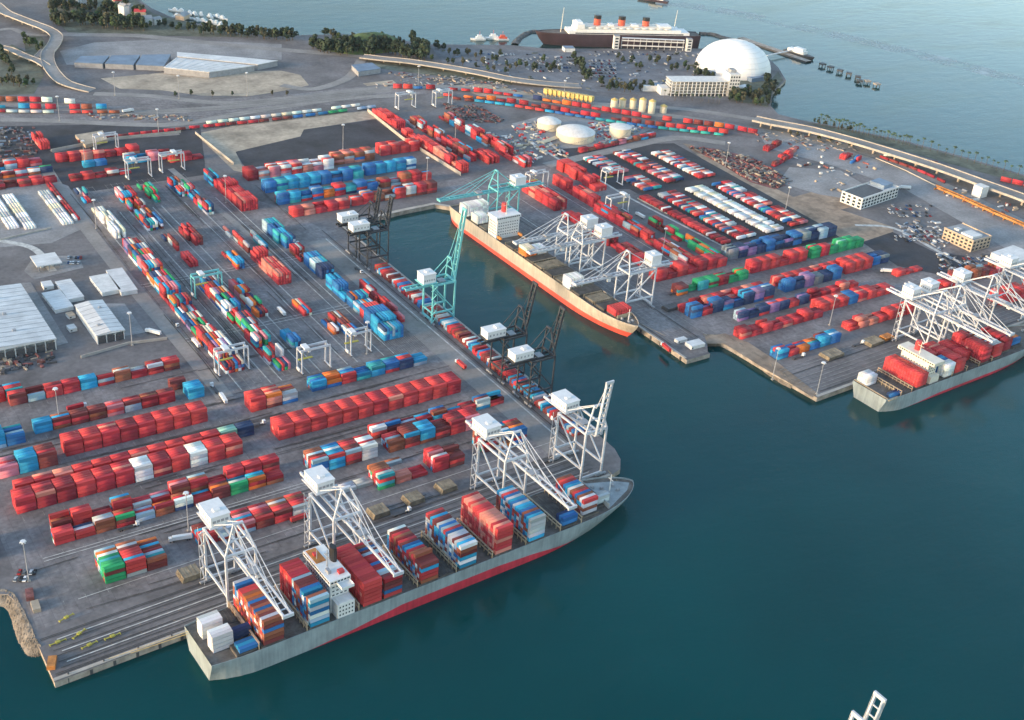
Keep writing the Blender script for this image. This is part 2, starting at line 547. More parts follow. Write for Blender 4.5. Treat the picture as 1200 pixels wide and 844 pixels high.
patch('green_bank', [(0, 60), (14, 52), (40, 66), (52, 88), (40, 110), (0, 112)], 'scrub', 0.05)
patch('marina_ground', [(60, 0), (160, 0), (180, 16), (250, 34), (300, 44), (160, 42), (80, 38), (64, 24)], 'scrub', 0.05)
patch('island_ground', [(28, 44), (48, 40), (54, 52), (46, 66), (30, 62)], 'scrub', 0.05)
patch('embankment', [(430, 72), (520, 80), (600, 96), (600, 100), (520, 90), (440, 80)], 'scrub', 0.05)
patch('gravel_lot', [(425, 98), (460, 94), (470, 102), (440, 106)], 'sand', 0.05)
patch('gravel_lot', [(530, 100), (570, 99), (640, 112), (760, 128), (700, 128), (560, 112)], 'sand', 0.05)
patch('office_forecourt', [(28, 318), (40, 300), (92, 300), (98, 314), (40, 328)], 'yard_light', 0.05)
patch('warehouse_apron', [(24, 332), (36, 331), (80, 402), (58, 408)], 'yard_light', 0.05)
patch('warehouse_apron', [(124, 356), (146, 356), (170, 390), (146, 394)], 'yard_light', 0.055)

patch('pale_yard', [(884, 150), (960, 160), (1040, 182), (1110, 215), (1200, 258), (1200, 305), (1140, 268), (1060, 222), (985, 197), (900, 174)], 'yard_light', 0)
patch('bank_strip', [(826, 394), (850, 391), (878, 402), (905, 420), (932, 441), (958, 461), (952, 466), (925, 449), (890, 429), (868, 415), (848, 403), (828, 403)], 'dirt', 0)
patch('rail_yard', [(0, 112), (120, 112), (230, 118), (330, 112), (440, 100), (520, 98), (520, 108), (440, 116), (300, 134), (215, 144), (0, 144)], 'yard', 0)
patch('shore_strip', [(940, 143), (990, 151), (1060, 167), (1130, 186), (1200, 207), (1200, 216), (1120, 194), (1060, 177), (990, 158)], 'scrub', 0)

# roads
road('road', [(190, 235), (190, 330), (188, 460), (190, 640), (196, 760)], 13, 'road', 0.06, px=False)
road('road', [(378, 60), (378, 160), (378, 300), (378, 470)], 22, 'road', 0.06, px=False)
road('road', [(0, 122), (60, 126), (140, 132), (240, 128), (340, 118), (470, 104), (520, 102), (600, 112), (700, 128), (800, 138), (900, 156), (1000, 178), (1100, 215), (1200, 262), (1260, 295)], 17, 'road', 0.07)
road('road', [(0, 140), (70, 142), (150, 146), (215, 145), (300, 130), (400, 116), (470, 112)], 14, 'road', 0.065)
road('road', [(110, 110), (180, 113), (260, 121), (330, 116), (400, 108), (440, 104), (520, 100)], 14, 'road', 0.075)
road('road', [(60, 178), (130, 164), (210, 157)], 8, 'road', 0.06)
road('road', [(200, 198), (240, 232), (310, 290), (345, 322)], 7, 'road', 0.06)
road('road', [(640, 194), (720, 176), (790, 162), (850, 168)], 16, 'road', 0.06)
road('road', [(0, 282), (40, 292), (62, 318)], 7, 'line', 0.06)
road('service_road', [(620, 165), (660, 190), (700, 210), (745, 236), (850, 290)], 3, 'line', 0.08)
road('service_road', [(1002, 264), (1048, 268), (1098, 294), (1160, 326)], 5, 'line', 0.085)

# quay copings, kerbs and crane rails: real strips of concrete and steel
m = MB()
for x0, x1 in ((0, 200), (200, 392)):
    m.add([(x0, qy(x0), 0), (x1, qy(x1), 0), (x1, qy(x1) + 2.2, 0), (x0, qy(x0) + 2.2, 0), (x0, qy(x0), .35), (x1, qy(x1), .35), (x1, qy(x1) + 2.2, .35), (x0, qy(x0) + 2.2, .35)],
          [(4, 5, 6, 7), (0, 1, 5, 4), (2, 3, 7, 6)])
tag(m.build('quay_coping', M['coping']), kind='structure')
m = MB(); m.box(413.8, 416.02, 62, 494, 0, .35); tag(m.build('quay_coping', M['coping']), kind='structure')
m = MB(); m.box(553.98, 556.2, 126, 480, 0, .35); tag(m.build('quay_coping', M['coping']), kind='structure')
m = MB(); m.strip([(p[0], p[1] + 2.5) for p in basin_end], 5, 0.35); tag(m.build('quay_coping', M['coping']), kind='structure')
m = MB(); m.add([(612, 27, .3), (1500, 57, .3), (1500, 60, .3), (612, 30, .3)], [(0, 1, 2, 3)]); tag(m.build('quay_coping', M['coping']), kind='structure')
m = MB()
for d in (4, 35):
    for e in (-.6, .6):
        m.strip([(2, qy(2) + d + e), (388, qy(388) + d + e)], .45, .42)
for d in (8, 13, 18, 23, 28):
    m.strip([(6, qy(6) + d), (385, qy(385) + d)], .5, .405)
tag(m.build('crane_rail', M['rail']), kind='structure')
m = MB()
for x in (391.5, 412.5): m.strip([(x, 66), (x, 490)], .9, .42)
for x in (559, 589.5): m.strip([(x, 150), (x, 478)], .9, .42)
for d in (6, 37): m.strip([(620, 27 + d), (1400, 53 + d)], .9, .42)
tag(m.build('crane_rail', M['rail']), kind='structure')
m = MB()
for d in (11, 20.5, 31): m.strip([(10, qy(10) + d), (380, qy(380) + d)], .8, .41)
for y in (104, 107): m.strip([(22, y), (205, y)], .7, .414)
for y in (57.5,): m.strip([(30, y + 3), (380, y + 14)], .6, .418)
for x in (386,): m.strip([(x, 64), (x, 470)], 1.3, .422)
for x in (205, 229, 238, 262, 271, 295, 304, 328, 337): m.strip([(x, 240), (x, 610)], .8, .41)
for y in (440, 445): m.strip([(195, y), (365, y)], .8, .426)
for y in (330, 335): m.strip([(195, y), (365, y)], .8, .426)
for x in (596, 622, 646, 672): m.strip([(x, 270), (x, 545)], .8, .41)
tag(m.build('yard_markings', M['line']), kind='structure')


# painted slots in the transfer blocks, lane edges and tyre-worn bands
m = MB()
for x0, x1 in ((206, 224), (237, 255), (270, 288), (303, 321)):
    k = 0
    while 245 + k * 12.9 < 690:
        y = 245 + k * 12.9
        m.strip([(x0, y), (x1, y)], .35, .43)
        k += 1
    for j in (0, 2, 4, 6): m.strip([(x0 + (x1 - x0) * j / 6, 245), (x0 + (x1 - x0) * j / 6, 686)], .3, .434)
for k in range(26): m.strip([(335 + k * 1.9, 236), (335 + k * 1.9, 262)], .25, .438)
for y0 in (60, 108, 152, 172, 204, 240, 286):
    for k in range(16): m.strip([(22 + k * 12.65, y0 - 2), (22 + k * 12.65, y0 + 3)], .3, .43)
for d in (10, 14, 19, 24, 29, 43, 47): m.strip([(614, 27 + d), (1400, 53 + d)], .5, .43)
for x in (563, 568, 574, 580, 586, 600): m.strip([(x, 150), (x, 478)], .45, .43)
tag(m.build('slot_markings', M['slot']), kind='structure')
m = MB()
rw = random.Random(8)
for k in range(70):
    x = rw.uniform(8, 300); y = rw.choice((52, 100, 150, 198, 232, 284)) + rw.uniform(-5, 5); L = rw.uniform(25, 90)
    m.strip([(x, y), (x + L, y + rw.uniform(-1.5, 1.5))], rw.uniform(.4, .9), .44 + k * .0012)
for k in range(50):
    y = rw.uniform(240, 600); x = rw.choice((196, 229, 262, 295, 330, 378)) + rw.uniform(-5, 5); L = rw.uniform(30, 110)
    m.strip([(x, y), (x + rw.uniform(-1.5, 1.5), y + L)], rw.uniform(.4, .9), .54 + k * .0012)
tag(m.build('tyre_marks', M['tyre']), kind='structure')
m = MB()
for off in (-3.2, 3.2):
    for pts in ([(466, 104), (530, 106), (600, 113), (680, 126), (760, 139), (840, 149), (900, 160), (1000, 178), (1100, 217)], [(525, 113), (600, 121), (680, 135), (760, 147), (850, 157), (960, 172)], [(0, 119), (84, 122), (220, 124), (330, 118), (430, 108)], [(0, 127), (124, 128), (230, 130), (340, 121), (440, 110)],
                [(0, 132), (136, 133), (230, 136), (340, 126), (440, 115)], [(228, 151), (300, 144), (360, 137), (436, 127)], [(235, 146), (300, 139), (360, 132), (430, 123)]):
        P = [(*at(*q), .43) for q in pts]
        m.strip([(q[0], q[1] + off, .43) for q in curve_pts(P, 4)], .5, .43)
tag(m.build('railway_tracks', M['rail']), kind='structure')


def bank(name, outer, inner, n=5):
    """a sloping revetment of loose rock between the yard and the water"""
    rnd = random.Random(5)
    o, i = curve_pts(outer, 6), curve_pts(inner, 6)
    k = min(len(o), len(i))
    mb = MB()
    vs = []
    for a in range(k):
        for j in range(n + 1):
            t = j / n
            x = i[a][0] * (1 - t) + o[a][0] * t
            y = i[a][1] * (1 - t) + o[a][1] * t
            z = 0.3 - 5.5 * t ** 1.6
            vs.append((x + rnd.uniform(-.3, .3), y + rnd.uniform(-.3, .3), z + rnd.uniform(-.2, .2)))
    fs = []
    for a in range(k - 1):
        for j in range(n):
            b0 = a * (n + 1) + j
            fs.append((b0, b0 + n + 1, b0 + n + 2, b0 + 1))
    mb.add(vs, fs)
    # rocks sitting proud of the slope
    for _ in range(k * 14):
        a = rnd.randrange(k - 1); t = rnd.random()
        x = i[a][0] * (1 - t) + o[a][0] * t; y = i[a][1] * (1 - t) + o[a][1] * t; z = 0.3 - 5.5 * t ** 1.6
        r = rnd.uniform(.25, .6)
        mb.add([(x + r * rnd.uniform(.7, 1.2) * dx, y + r * rnd.uniform(.7, 1.2) * dy, z + r * dz) for dx, dy, dz in ((1, 0, 0), (0, 1, 0), (-1, 0, 0), (0, -1, 0), (.1, .1, .9))],
               [(0, 1, 4), (1, 2, 4), (2, 3, 4), (3, 0, 4)])
    return tag(mb.build(name, M['rock']), kind='structure')


bank('rock_revetment', [at(*p, -4) for p in ((-14, 712), (6, 716), (16, 745), (24, 764), (36, 772), (52, 768))], [at(*p) for p in ((-16, 690), (12, 693), (26, 712), (38, 738), (44, 752), (48, 757))])
bank('rock_revetment', [at(*p, -4) for p in ((826, 408), (848, 408), (868, 420), (890, 434), (912, 449), (926, 456))], [at(*p) for p in ((824, 392), (850, 394), (876, 408), (900, 425), (920, 440), (930, 448))])

# fenders along the quay walls
m = MB()
for k in range(30):
    x = 6 + k * 13
    m.box(x, x + 1.6, qy(x) - .9, qy(x) - .01, -4.5, -.6)
tag(m.build('quay_fenders', M['steel']), kind='structure')
m = MB()
for k in range(26):
    y = 130 + k * 13.4
    m.box(553.1, 553.97, y, y + 1.6, -4.5, -.6)
    m.box(416.03, 416.9, y - 60, y - 58.4, -4.5, -.6)
tag(m.build('quay_fenders', M['steel']), kind='structure')
# ------------------------------------------------------------------ quay cranes (local frame: seaside rail at y=0, landside rail at y=G, boom towards -y)
def quay_crane(paint, label, loc, rz, up=False, G=31.0, W=18.4, ZB=40.0, reach=58, back=36, apex=60, angle=81, leg=1.3, house=(12, 17, 6.5), zp=11):
    P = M[paint]
    t = thing('gantry_crane', loc, rz, label, 'quay crane', 'quay cranes along the berths')
    w2 = W / 2
    mbogie = MB()
    mbogie.box(-4.6, 4.6, -.7, .7, .9, 1.9)
    for x in (-3.6, -1.3, 1.3, 3.6): mbogie.tube((x, -.5, .55), (x, .5, .55), .5, n=8)
    bog = mbogie.mesh('wheel_bogie', M['steel_grey'])
    mleg = MB(); mleg.box(-leg / 2, leg / 2, -leg / 2, leg / 2, 1.9, ZB + 1.2)
    lg = mleg.mesh('leg', P)
    for x in (-w2, w2):
        for y in (0, G):
            link('wheel_bogie', bog, t, (x, y, 0))
            link('leg', lg, t, (x, y, 0))
    sill = MB(); sill.box(-w2 + leg / 2, w2 - leg / 2, -.6, .6, 2.4, 4.0)
    s_ = sill.mesh('sill_beam', P)
    for y in (0, G): link('sill_beam', s_, t, (0, y, 0))
    pb = MB(); pb.box(-.55, .55, leg / 2, G - leg / 2, zp - .7, zp + .7)
    pm = pb.mesh('portal_beam', P)
    br = MB(); br.beam((0, leg / 2 - .2, zp + .6), (0, G - leg / 2 + .2, ZB - 1.0), .9)
    bm = br.mesh('brace', P)
    hb = MB(); hb.box(-.55, .55, leg / 2, G - leg / 2, ZB - .4, ZB + 1.0)
    hm = hb.mesh('upper_beam', P)
    for x in (-w2, w2):
        link('portal_beam', pm, t, (x, 0, 0)); link('brace', bm, t, (x, 0, 0)); link('upper_beam', hm, t, (x, 0, 0))
    cb = MB(); cb.box(-w2 + leg / 2, w2 - leg / 2, -.6, .6, ZB - .3, ZB + 1.2)
    cm_ = cb.mesh('cross_beam', P)
    for y in (0, G): link('cross_beam', cm_, t, (0, y, 0))
    pc = MB(); pc.box(-w2 + leg / 2, w2 - leg / 2, -.5, .5, zp - .6, zp + .6)
    link('cross_beam', pc.mesh('cross_beam', P), t, (0, G, 0))
    # fixed girders over the portal and back reach
    gd = MB()
    for x in (-2.6, 2.6): gd.box(x - .55, x + .55, -2.5, G + back - 10, ZB - 2.2, ZB - .42)
    for k in range(9): yy = -1 + (G + back - 10) * k / 8; gd.box(-2.04, 2.04, yy - .3, yy + .3, ZB - 1.8, ZB - 1.0)
    gd.build('girder', P, t)
    # A-frame
    ap = (0, 2.5, apex)
    mf = MB()
    for x in (-w2, w2): mf.beam((x, 0, ZB + 1.2), (x * .28, 2.0, apex), 1.0)
    mf.box(-w2 * .34, w2 * .34, 1.3, 2.9, apex - .5, apex + .7)
    mf.beam((-w2 * .62, .9, ZB + 1.2 + (apex - ZB) * .45), (w2 * .62, .9, ZB + 1.2 + (apex - ZB) * .45), .7)
    mf.build('mast', P, t)
    bs = MB()
    for x in (-2.6, 2.6): bs.beam((x, 2.3, apex), (x * 1.6, G, ZB + 1.2), .55)
    bs.build('backstay', P, t)
    # boom
    bo = MB()
    if not up:
        d = Vector((0, -1, 0)); o = Vector((0, -2.6, ZB - 1.3)); nrm = Vector((0, 0, 1))
    else:
        a = math.radians(angle)
        d = Vector((0, -math.cos(a), math.sin(a))); o = Vector((0, -2.6, ZB - 1.3)); nrm = Vector((0, math.sin(a), math.cos(a)))
    for x in (-2.3, 2.3):
        bo.beam(o + Vector((x, 0, 0)), o + d * reach + Vector((x, 0, 0)), 1.0, 1.7)
    for k in range(11):
        c = o + d * (1.5 + (reach - 2) * k / 10)
        bo.beam(c + Vector((-1.8, 0, 0)), c + Vector((1.8, 0, 0)), .6)
    bo.beam(o + d * (reach - .2) + Vector((-3.4, 0, 0)), o + d * (reach - .2) + Vector((3.4, 0, 0)), 1.2, 2.0)
    for x in (-3.6, 3.6): bo.beam(o + Vector((x, 0, .5)) + d * 2, o + Vector((x, 0, .5)) + d * (reach - 1), .12)
    bo.build('boom', P, t)
    st = MB()
    if not up:
        for r in (.48, .93):
            for x in (-2.3, 2.3): st.beam((x * 1.1, 1.6, apex + .2), o + d * reach * r + Vector((x, 0, .8)), .38)
    else:
        for x in (-2.3, 2.3):
            mid = o + d * reach * .45 + nrm * 5
            st.beam((x * 1.1, 1.6, apex + .2), mid + Vector((x, 0, 0)), .35)
            st.beam(mid + Vector((x, 0, 0)), o + d * reach * .9 + Vector((x, 0, .4)), .35)
    st.build('forestay', P, t)
    # machinery house on the landside girder
    hw, hl, hh = house
    h_ = MB()
    h_.box(-hw / 2, hw / 2, G - 3.5, G - 3.5 + hl, ZB + 2.2, ZB + 2.2 + hh)
    h_.box(-hw / 2 - .35, hw / 2 + .35, G - 3.85, G - 3.15 + hl, ZB + 2.2 + hh, ZB + 2.7 + hh)
    h_.box(-2, 2, G + 1, G + 4, ZB + 2.7 + hh, ZB + 3.7 + hh)
    mh = h_.build('machinery_house', M['house_white'], t)
    v = MB()
    for k in range(4): v.box(-hw / 2 + .8 + k * (hw - 1.6) / 4 + .3, -hw / 2 + .8 + (k + 1) * (hw - 1.6) / 4 - .3, G - 3.56, G - 3.5, ZB + 4.4, ZB + 6.2)
    for k in range(5): v.box(-hw / 2 - .06, -hw / 2, G - 2.5 + k * (hl - 1) / 5, G - 1.2 + k * (hl - 1) / 5, ZB + 4.2, ZB + 5.8)
    tag(v.build('louvres', M['roof_grey'], mh), kind='stuff')
    pf = MB()
    pf.box(-hw / 2 - 1.4, hw / 2 + 1.4, G - 5, G - 2 + hl, ZB + 1.6, ZB + 2.15)
    pf.build('platform', P, t)
    # operator cab and trolley
    cy = -18 if not up else G * .45
    tr = MB(); tr.box(-3.4, 3.4, cy - 3, cy + 3, ZB - .38, ZB + .5); tr.build('trolley', M['steel_grey'], t)
    cb = MB(); cb.box(1.0, 3.4, cy - 1.6, cy + 1.6, ZB - 5.2, ZB - 2.4); cb.box(2.0, 2.5, cy - .3, cy + .3, ZB - 2.4, ZB - .38); cb.build('operator_cab', M['house_white'], t)
    # zigzag stairs up a landside leg
    sr = MB()
    x0 = -w2 - leg / 2 - 2.2
    n = 9
    for k in range(n):
        za, zb = 2 + (ZB - 2) * k / n, 2 + (ZB - 2) * (k + 1) / n
        ya, yb = (G - 2, G + 2) if k % 2 else (G + 2, G - 2)
        sr.beam((x0 + .6, ya, za), (x0 + .6, yb, zb), .8, .25)
        sr.box(x0, x0 + 2.15, yb - .6, yb + .6, zb - .1, zb + .1)
    for yy in (G - 2.6, G + 2.6): sr.beam((x0 + .1, yy, 1), (x0 + .1, yy, ZB + 1), .22)
    sr.build('stairs', P, t)
    return t


WR = math.atan(.04)
def near_crane(x, label, up=False, **kw):
    return quay_crane('crane_white', label, (x, qy(x) + 4, 0), WR, up, **kw)


near_crane(111.5, 'white quay crane over stern of grey ship, boom lowered onto rust stack')
near_crane(181, 'white quay crane beside deckhouse of grey ship, boom lowered over striped stack')
near_crane(308, 'white quay crane lowering its boom over open hold of grey ship')
near_crane(376, 'white quay crane with raised boom at bow of grey ship', True, reach=45, angle=84)
# west side of the basin: booms up, no ship alongside
E90 = math.radians(90)
quay_crane('crane_teal', 'teal quay crane with raised boom on empty wharf west of basin', (413, 280, 0), E90, True, G=21.5, W=16, ZB=36, reach=64, back=34, apex=56, leg=1.3, house=(11, 12, 8), angle=83, zp=10)
quay_crane('crane_dark', 'charcoal quay crane with raised boom, upper of two on wharf below teal crane', (413, 170, 0), E90, True, G=21.5, W=17, ZB=38, reach=42, back=28, apex=60, leg=1.0, house=(10, 17, 6), angle=80)
quay_crane('crane_dark', 'charcoal quay crane with raised boom, lower of two, nearest to bow of grey ship', (413, 131, 0), E90, True, G=21.5, W=17, ZB=38, reach=38, back=28, apex=60, leg=1.0, house=(10, 17, 6), angle=80)
quay_crane('crane_dark', 'charcoal quay crane with white house nearest to head of basin', (413, 424, 0), E90, True, G=21.5, W=17, ZB=36, reach=30, back=26, apex=52, leg=.9, house=(10, 17, 6), angle=82)
quay_crane('crane_dark', 'charcoal quay crane with white house, second from head of basin', (413, 401, 0), E90, True, G=21.5, W=17, ZB=36, reach=30, back=26, apex=52, leg=.9, house=(10, 17, 6), angle=82)
# east side of the basin, over the sand-hulled ship
W90 = math.radians(-90)
quay_crane('crane_teal', 'teal quay crane with lowered boom at head of basin behind white stern stack', (559, 440, 0), W90, False, G=26, W=17, ZB=36, reach=62, back=44, apex=56, leg=1.2, house=(11, 13, 8))
quay_crane('crane_white', 'white quay crane amidships of sand-hulled ship, left of the close pair', (559, 318, 0), W90, False, G=27, W=17, ZB=38, reach=52, back=34, apex=56, leg=1.1, house=(11, 13, 8))
quay_crane('crane_white', 'white quay crane amidships of sand-hulled ship, right of the close pair', (559, 295, 0), W90, False, G=27, W=17, ZB=38, reach=52, back=34, apex=56, leg=1.1, house=(11, 13, 8))
quay_crane('crane_white', 'white quay crane standing alone near bow of sand-hulled ship', (559, 224, 0), W90, False, G=30.5, W=17, ZB=38, reach=52, back=34, apex=57, leg=1.1, house=(11, 11, 9))
# the far terminal's front quay
for x, lab in ((761, 'white quay crane over coral stacks of far ship, nearest its cream deckhouse'), (786, 'white quay crane over far ship, middle of the crowded three'),
               (833, 'white quay crane over far ship, third from cream deckhouse'), (905, 'white quay crane at frame edge by far ship bow')):
    quay_crane('crane_white', lab, (x, 27 + .035 * (x - 611) + 4, 0), math.atan(.035), False, leg=1.2, reach=52, house=(11, 12, 8))
# ------------------------------------------------------------------ containers
PAINT = {'coral red': (.55, .058, .062), 'red': (.46, .04, .055), 'dark red': (.29, .03, .042), 'maroon': (.19, .045, .045), 'rust brown': (.30, .10, .06),
         'orange': (.68, .17, .04), 'salmon': (.62, .22, .17), 'pink': (.60, .20, .24), 'blue': (.03, .15, .38), 'bright blue': (.03, .30, .52), 'teal': (.04, .33, .36),
         'navy': (.03, .055, .13), 'pale blue': (.34, .46, .55), 'light grey': (.46, .48, .50), 'white': (.76, .76, .74), 'cream': (.68, .62, .48),
         'green': (.03, .32, .13), 'mint': (.25, .50, .40), 'grey': (.20, .22, .24), 'violet': (.26, .16, .32)}
PAL = {
    'red': 'coral red*6 red*6 dark red*2 salmon',
    'coral': 'coral red*9 red*2 salmon*2',
    'redmix': 'coral red*4 red*4 dark red*2 maroon*2 rust brown*2 light grey pale blue bright blue pink',
    'mix': 'coral red*3 red*3 maroon*2 rust brown*2 blue bright blue*2 pale blue light grey*2 white orange teal green navy dark red',
    'warm': 'rust brown*4 orange coral red*3 maroon*2 salmon*2 light grey white blue',
    'blues': 'blue*5 bright blue*6 teal*2 navy pale blue',
    'bluemix': 'blue*4 bright blue*5 teal*2 navy coral red*2 red orange pale blue maroon',
    'navy': 'navy*6 blue*3 grey*2 violet pale blue',
    'navymix': 'navy*4 blue*3 violet*2 red coral red pale blue bright blue',
    'green': 'green*7 teal coral red red mint',
    'greenmix': 'green*3 maroon*2 coral red*2 orange teal dark red',
    'white': 'white*8 cream*2 light grey',
    'pinkwhite': 'salmon*4 pink*2 white*3 light grey*3 coral red*2 rust brown pale blue',
    'shipmix': 'coral red*3 red*3 maroon*3 rust brown*2 light grey*2 white blue*2 bright blue*2 pale blue dark red',
    'shipblue': 'bright blue*3 blue*3 pale blue*2 rust brown*2 coral red maroon*2 white light grey',
    'yardmix': 'coral red*3 red*2 orange*2 maroon*2 navy*2 blue*2 bright blue*2 teal green white*2 light grey cream dark red violet pink',
    'chassis': 'white*3 light grey*2 pink*2 coral red*3 red*2 dark red navy blue salmon*2 teal maroon',
    'reds2': 'red*4 dark red*4 maroon*3 coral red*2 white',
    'train': 'coral red*5 red*5 dark red*2 blue navy orange maroon',
}


def pal(n):
    out = []
    for w in PAL[n].replace('coral red', 'coral_red').replace('dark red', 'dark_red').replace('rust brown', 'rust_brown').replace('bright blue', 'bright_blue').replace('pale blue', 'pale_blue').replace('light grey', 'light_grey').split():
        c, _, k = w.partition('*')
        out += [c.replace('_', ' ')] * int(k or 1)
    return out


L40, WC, HC = 12.15, 2.44, 2.75
_O1 = 'first second third fourth fifth sixth seventh eighth ninth tenth eleventh twelfth thirteenth fourteenth fifteenth sixteenth seventeenth eighteenth nineteenth'.split()
_TENS = {2: 'twenty', 3: 'thirty', 4: 'forty', 5: 'fifty', 6: 'sixty', 7: 'seventy', 8: 'eighty', 9: 'ninety', 10: 'hundred', 11: 'hundred and ten'}


def ordw(i):
    i += 1
    if i < 20: return _O1[i - 1]
    t, u = divmod(i, 10)
    return _TENS[t] + ('th' if u == 0 else '-' + _O1[u - 1])


BOX = []        # x, y, z, ang, colour name, rgb, label, score


def row(desc, ox, oy, deg, nb, nl, tiers, palette, z=0.0, pb=12.78, pl=2.62, occ=1.0, same=0.7, over=None, seed=0, side='lane', jit=0.12):
    rnd = random.Random(hash((round(ox), round(oy), nb, nl, seed)) & 0xffff)
    a = math.radians(deg)
    ca, sa = math.cos(a), math.sin(a)
    cols = pal(palette)
    H, C = {}, {}
    lo, hi = tiers if isinstance(tiers, tuple) else (tiers, tiers)
    for b in range(nb):
        base = rnd.choice(cols)
        hb = rnd.randint(lo, hi) if rnd.random() < .45 else hi
        if over and b in over and len(over[b]) > 1: hb = over[b][1]
        for l in range(nl):
            h = hb if lo == hi or rnd.random() < .85 else max(0, min(hi, hb + rnd.choice((-1, 0, 1))))
            if rnd.random() > occ: h = 0
            if over and b in over and len(over[b]) > 1: h = over[b][1]
            H[b, l] = h
            lb = base if rnd.random() < same else rnd.choice(cols)
            for k in range(h):
                c = lb if rnd.random() < max(same, .35) else rnd.choice(cols)
                if over and b in over: c = over[b][0]
                C[b, l, k] = c
    names = ('bottom', 'second', 'third', 'fourth', 'fifth', 'sixth', 'seventh', 'eighth', 'ninth')
    for (b, l, k), c in C.items():
        top = H[b, l] - 1 == k
        fr = H.get((b, l - 1), 0) <= k
        bk = H.get((b, l + 1), 0) <= k
        le = H.get((b - 1, l), 0) <= k
        ri = H.get((b + 1, l), 0) <= k
        if pl > 3: fr = bk = True
        if not (top or fr or bk or le or ri): continue
        lx = b * pb + L40 / 2 + rnd.uniform(-jit, jit)
        ly = l * pl + WC / 2 + rnd.uniform(-.04, .04)
        x, y = ox + lx * ca - ly * sa, oy + lx * sa + ly * ca
        zz = z + k * (HC + .09)
        r, g_, b_ = PAINT[c]
        f = rnd.uniform(.72, 1.2)
        rgb = (min(1, r * f), min(1, g_ * f * rnd.uniform(.93, 1.08)), min(1, b_ * f))
        d = CAM - np.array((x, y, zz + 1.4))
        dist = np.linalg.norm(d); d = d / dist
        sc = (L40 * WC * d[2] if top else 0)
        nf = (sa, -ca); nl_ = (-ca, -sa)
        if fr: sc += L40 * HC * max(0, nf[0] * d[0] + nf[1] * d[1])
        if bk: sc += L40 * HC * max(0, -(nf[0] * d[0] + nf[1] * d[1]))
        if le: sc += WC * HC * max(0, nl_[0] * d[0] + nl_[1] * d[1])
        u, v, w_ = CM @ (np.array((x, y, zz)) - CAM)
        px, py = u / w_ * FPX + 600, v / w_ * FPX + 422
        if not (2 < px < 1198 and 2 < py < 842): sc *= 0.05
        tn = 'top' if top else names[k]
        if side == 'ship':
            lab = f"{c} container, {tn} tier, {ordw(l)} from the seaward rail, {desc}"
        elif side == 'line':
            lab = f"{c} container, {ordw(b)} from the left, {ordw(l)} lane, {desc}"
        else:
            lab = f"{c} container, {tn} tier, {ordw(b)} bay from left, {ordw(l)} lane, {desc}"
        BOX.append([x, y, zz, a, c, rgb, lab, sc / dist ** 2, desc])


# --- the near terminal, rows along the quay
row('front block', 48, 66, 0, 3, 8, (2, 4), 'mix', same=.45, over=None, seed=3)
row('under the stern crane', 109, 74, 0, 6, 6, (2, 3), 'redmix', same=.5)
row('mixed row', 32, 116, 0, 12, 3, (2, 3), 'mix', same=.55, seed=1)
row('mixed row back', 34, 127.5, 0, 12, 3, (2, 4), 'redmix', same=.6, seed=4)
row('long red row', 20, 159, 0, 12, 5, 4, 'red', same=.9, over={6: ('white', 4), 9: ('white', 4)}, seed=2)
row('low red row', 24, 178.5, 0, 13, 3, 3, 'coral', same=.9, over={11: ('mint', 3), 12: ('navy', 3)}, seed=5)
row('inner red row', 65, 210, 0, 8, 5, 4, 'red', same=.85, seed=6)
row('left red block', 20, 203, 0, 3, 5, (3, 4), 'redmix', same=.8, over={1: ('bright blue', 4)}, seed=7)
row('broken red row', 54, 247, 0, 8, 3, 3, 'redmix', same=.8, over={0: ('bright blue', 3)}, seed=8)
row('maroon stack', 157, 262, 0, 1, 2, 3, 'reds2', same=1, over={0: ('maroon', 3)})
row('blue stack', 165, 244, 0, 1, 5, 3, 'blues', same=1, over={0: ('bright blue', 3)})
row('left blue block', 8, 240, 0, 3, 5, (2, 4), 'bluemix', same=.6, seed=9)
row('shed side row', 48, 292, 0, 10, 3, (2, 3), 'redmix', same=.75, seed=10)
row('shed side row west', 22, 301, 0, 3, 4, (2, 3), 'bluemix', same=.7, seed=11)
row('left edge block', -14, 120, 0, 1, 9, (1, 3), 'mix', same=.3, seed=12)
row('corner red block', 199, 207, 0, 3, 5, (3, 4), 'warm', same=.7, over={0: ('coral red', 4)}, seed=13)
row('mixed blue row', 252, 214, 0, 8, 4, (2, 3), 'bluemix', same=.75, seed=14)
row('big red block', 202, 163, 0, 12, 6, 4, 'coral', same=.95, seed=15)
row('ladder row west', 205, 113, 0, 4, 6, (2, 4), 'shipmix', same=.6, seed=16)
row('ladder row', 265, 113, 0, 6, 5, (3, 4), 'redmix', same=.75, seed=17)
row('ladder row back', 262, 134, 0, 9, 3, (2, 3), 'shipmix', same=.6, seed=18)
row('short red row', 237, 76, 0, 1, 6, 4, 'mix', same=.1, seed=19)
row('short red row', 251, 77, 0, 2, 4, (1, 2), 'red', same=.9, seed=20)
row('blue topped block', 281, 77, 0, 2, 6, (3, 4), 'redmix', same=.8, seed=21)
row('crane side block', 325, 82, 0, 3, 6, (2, 4), 'mix', same=.5, seed=22)
row('green block', 348, 134, 0, 2, 4, (1, 2), 'green', same=.8, seed=23)
row('grey block', 212, 84, 0, 2, 3, (1, 2), 'white', same=.9, over={0: ('light grey', 1), 1: ('light grey', 1)}, seed=24)
row('low grey block', 242, 98, 0, 2, 2, 1, 'mix', same=.4, seed=24)

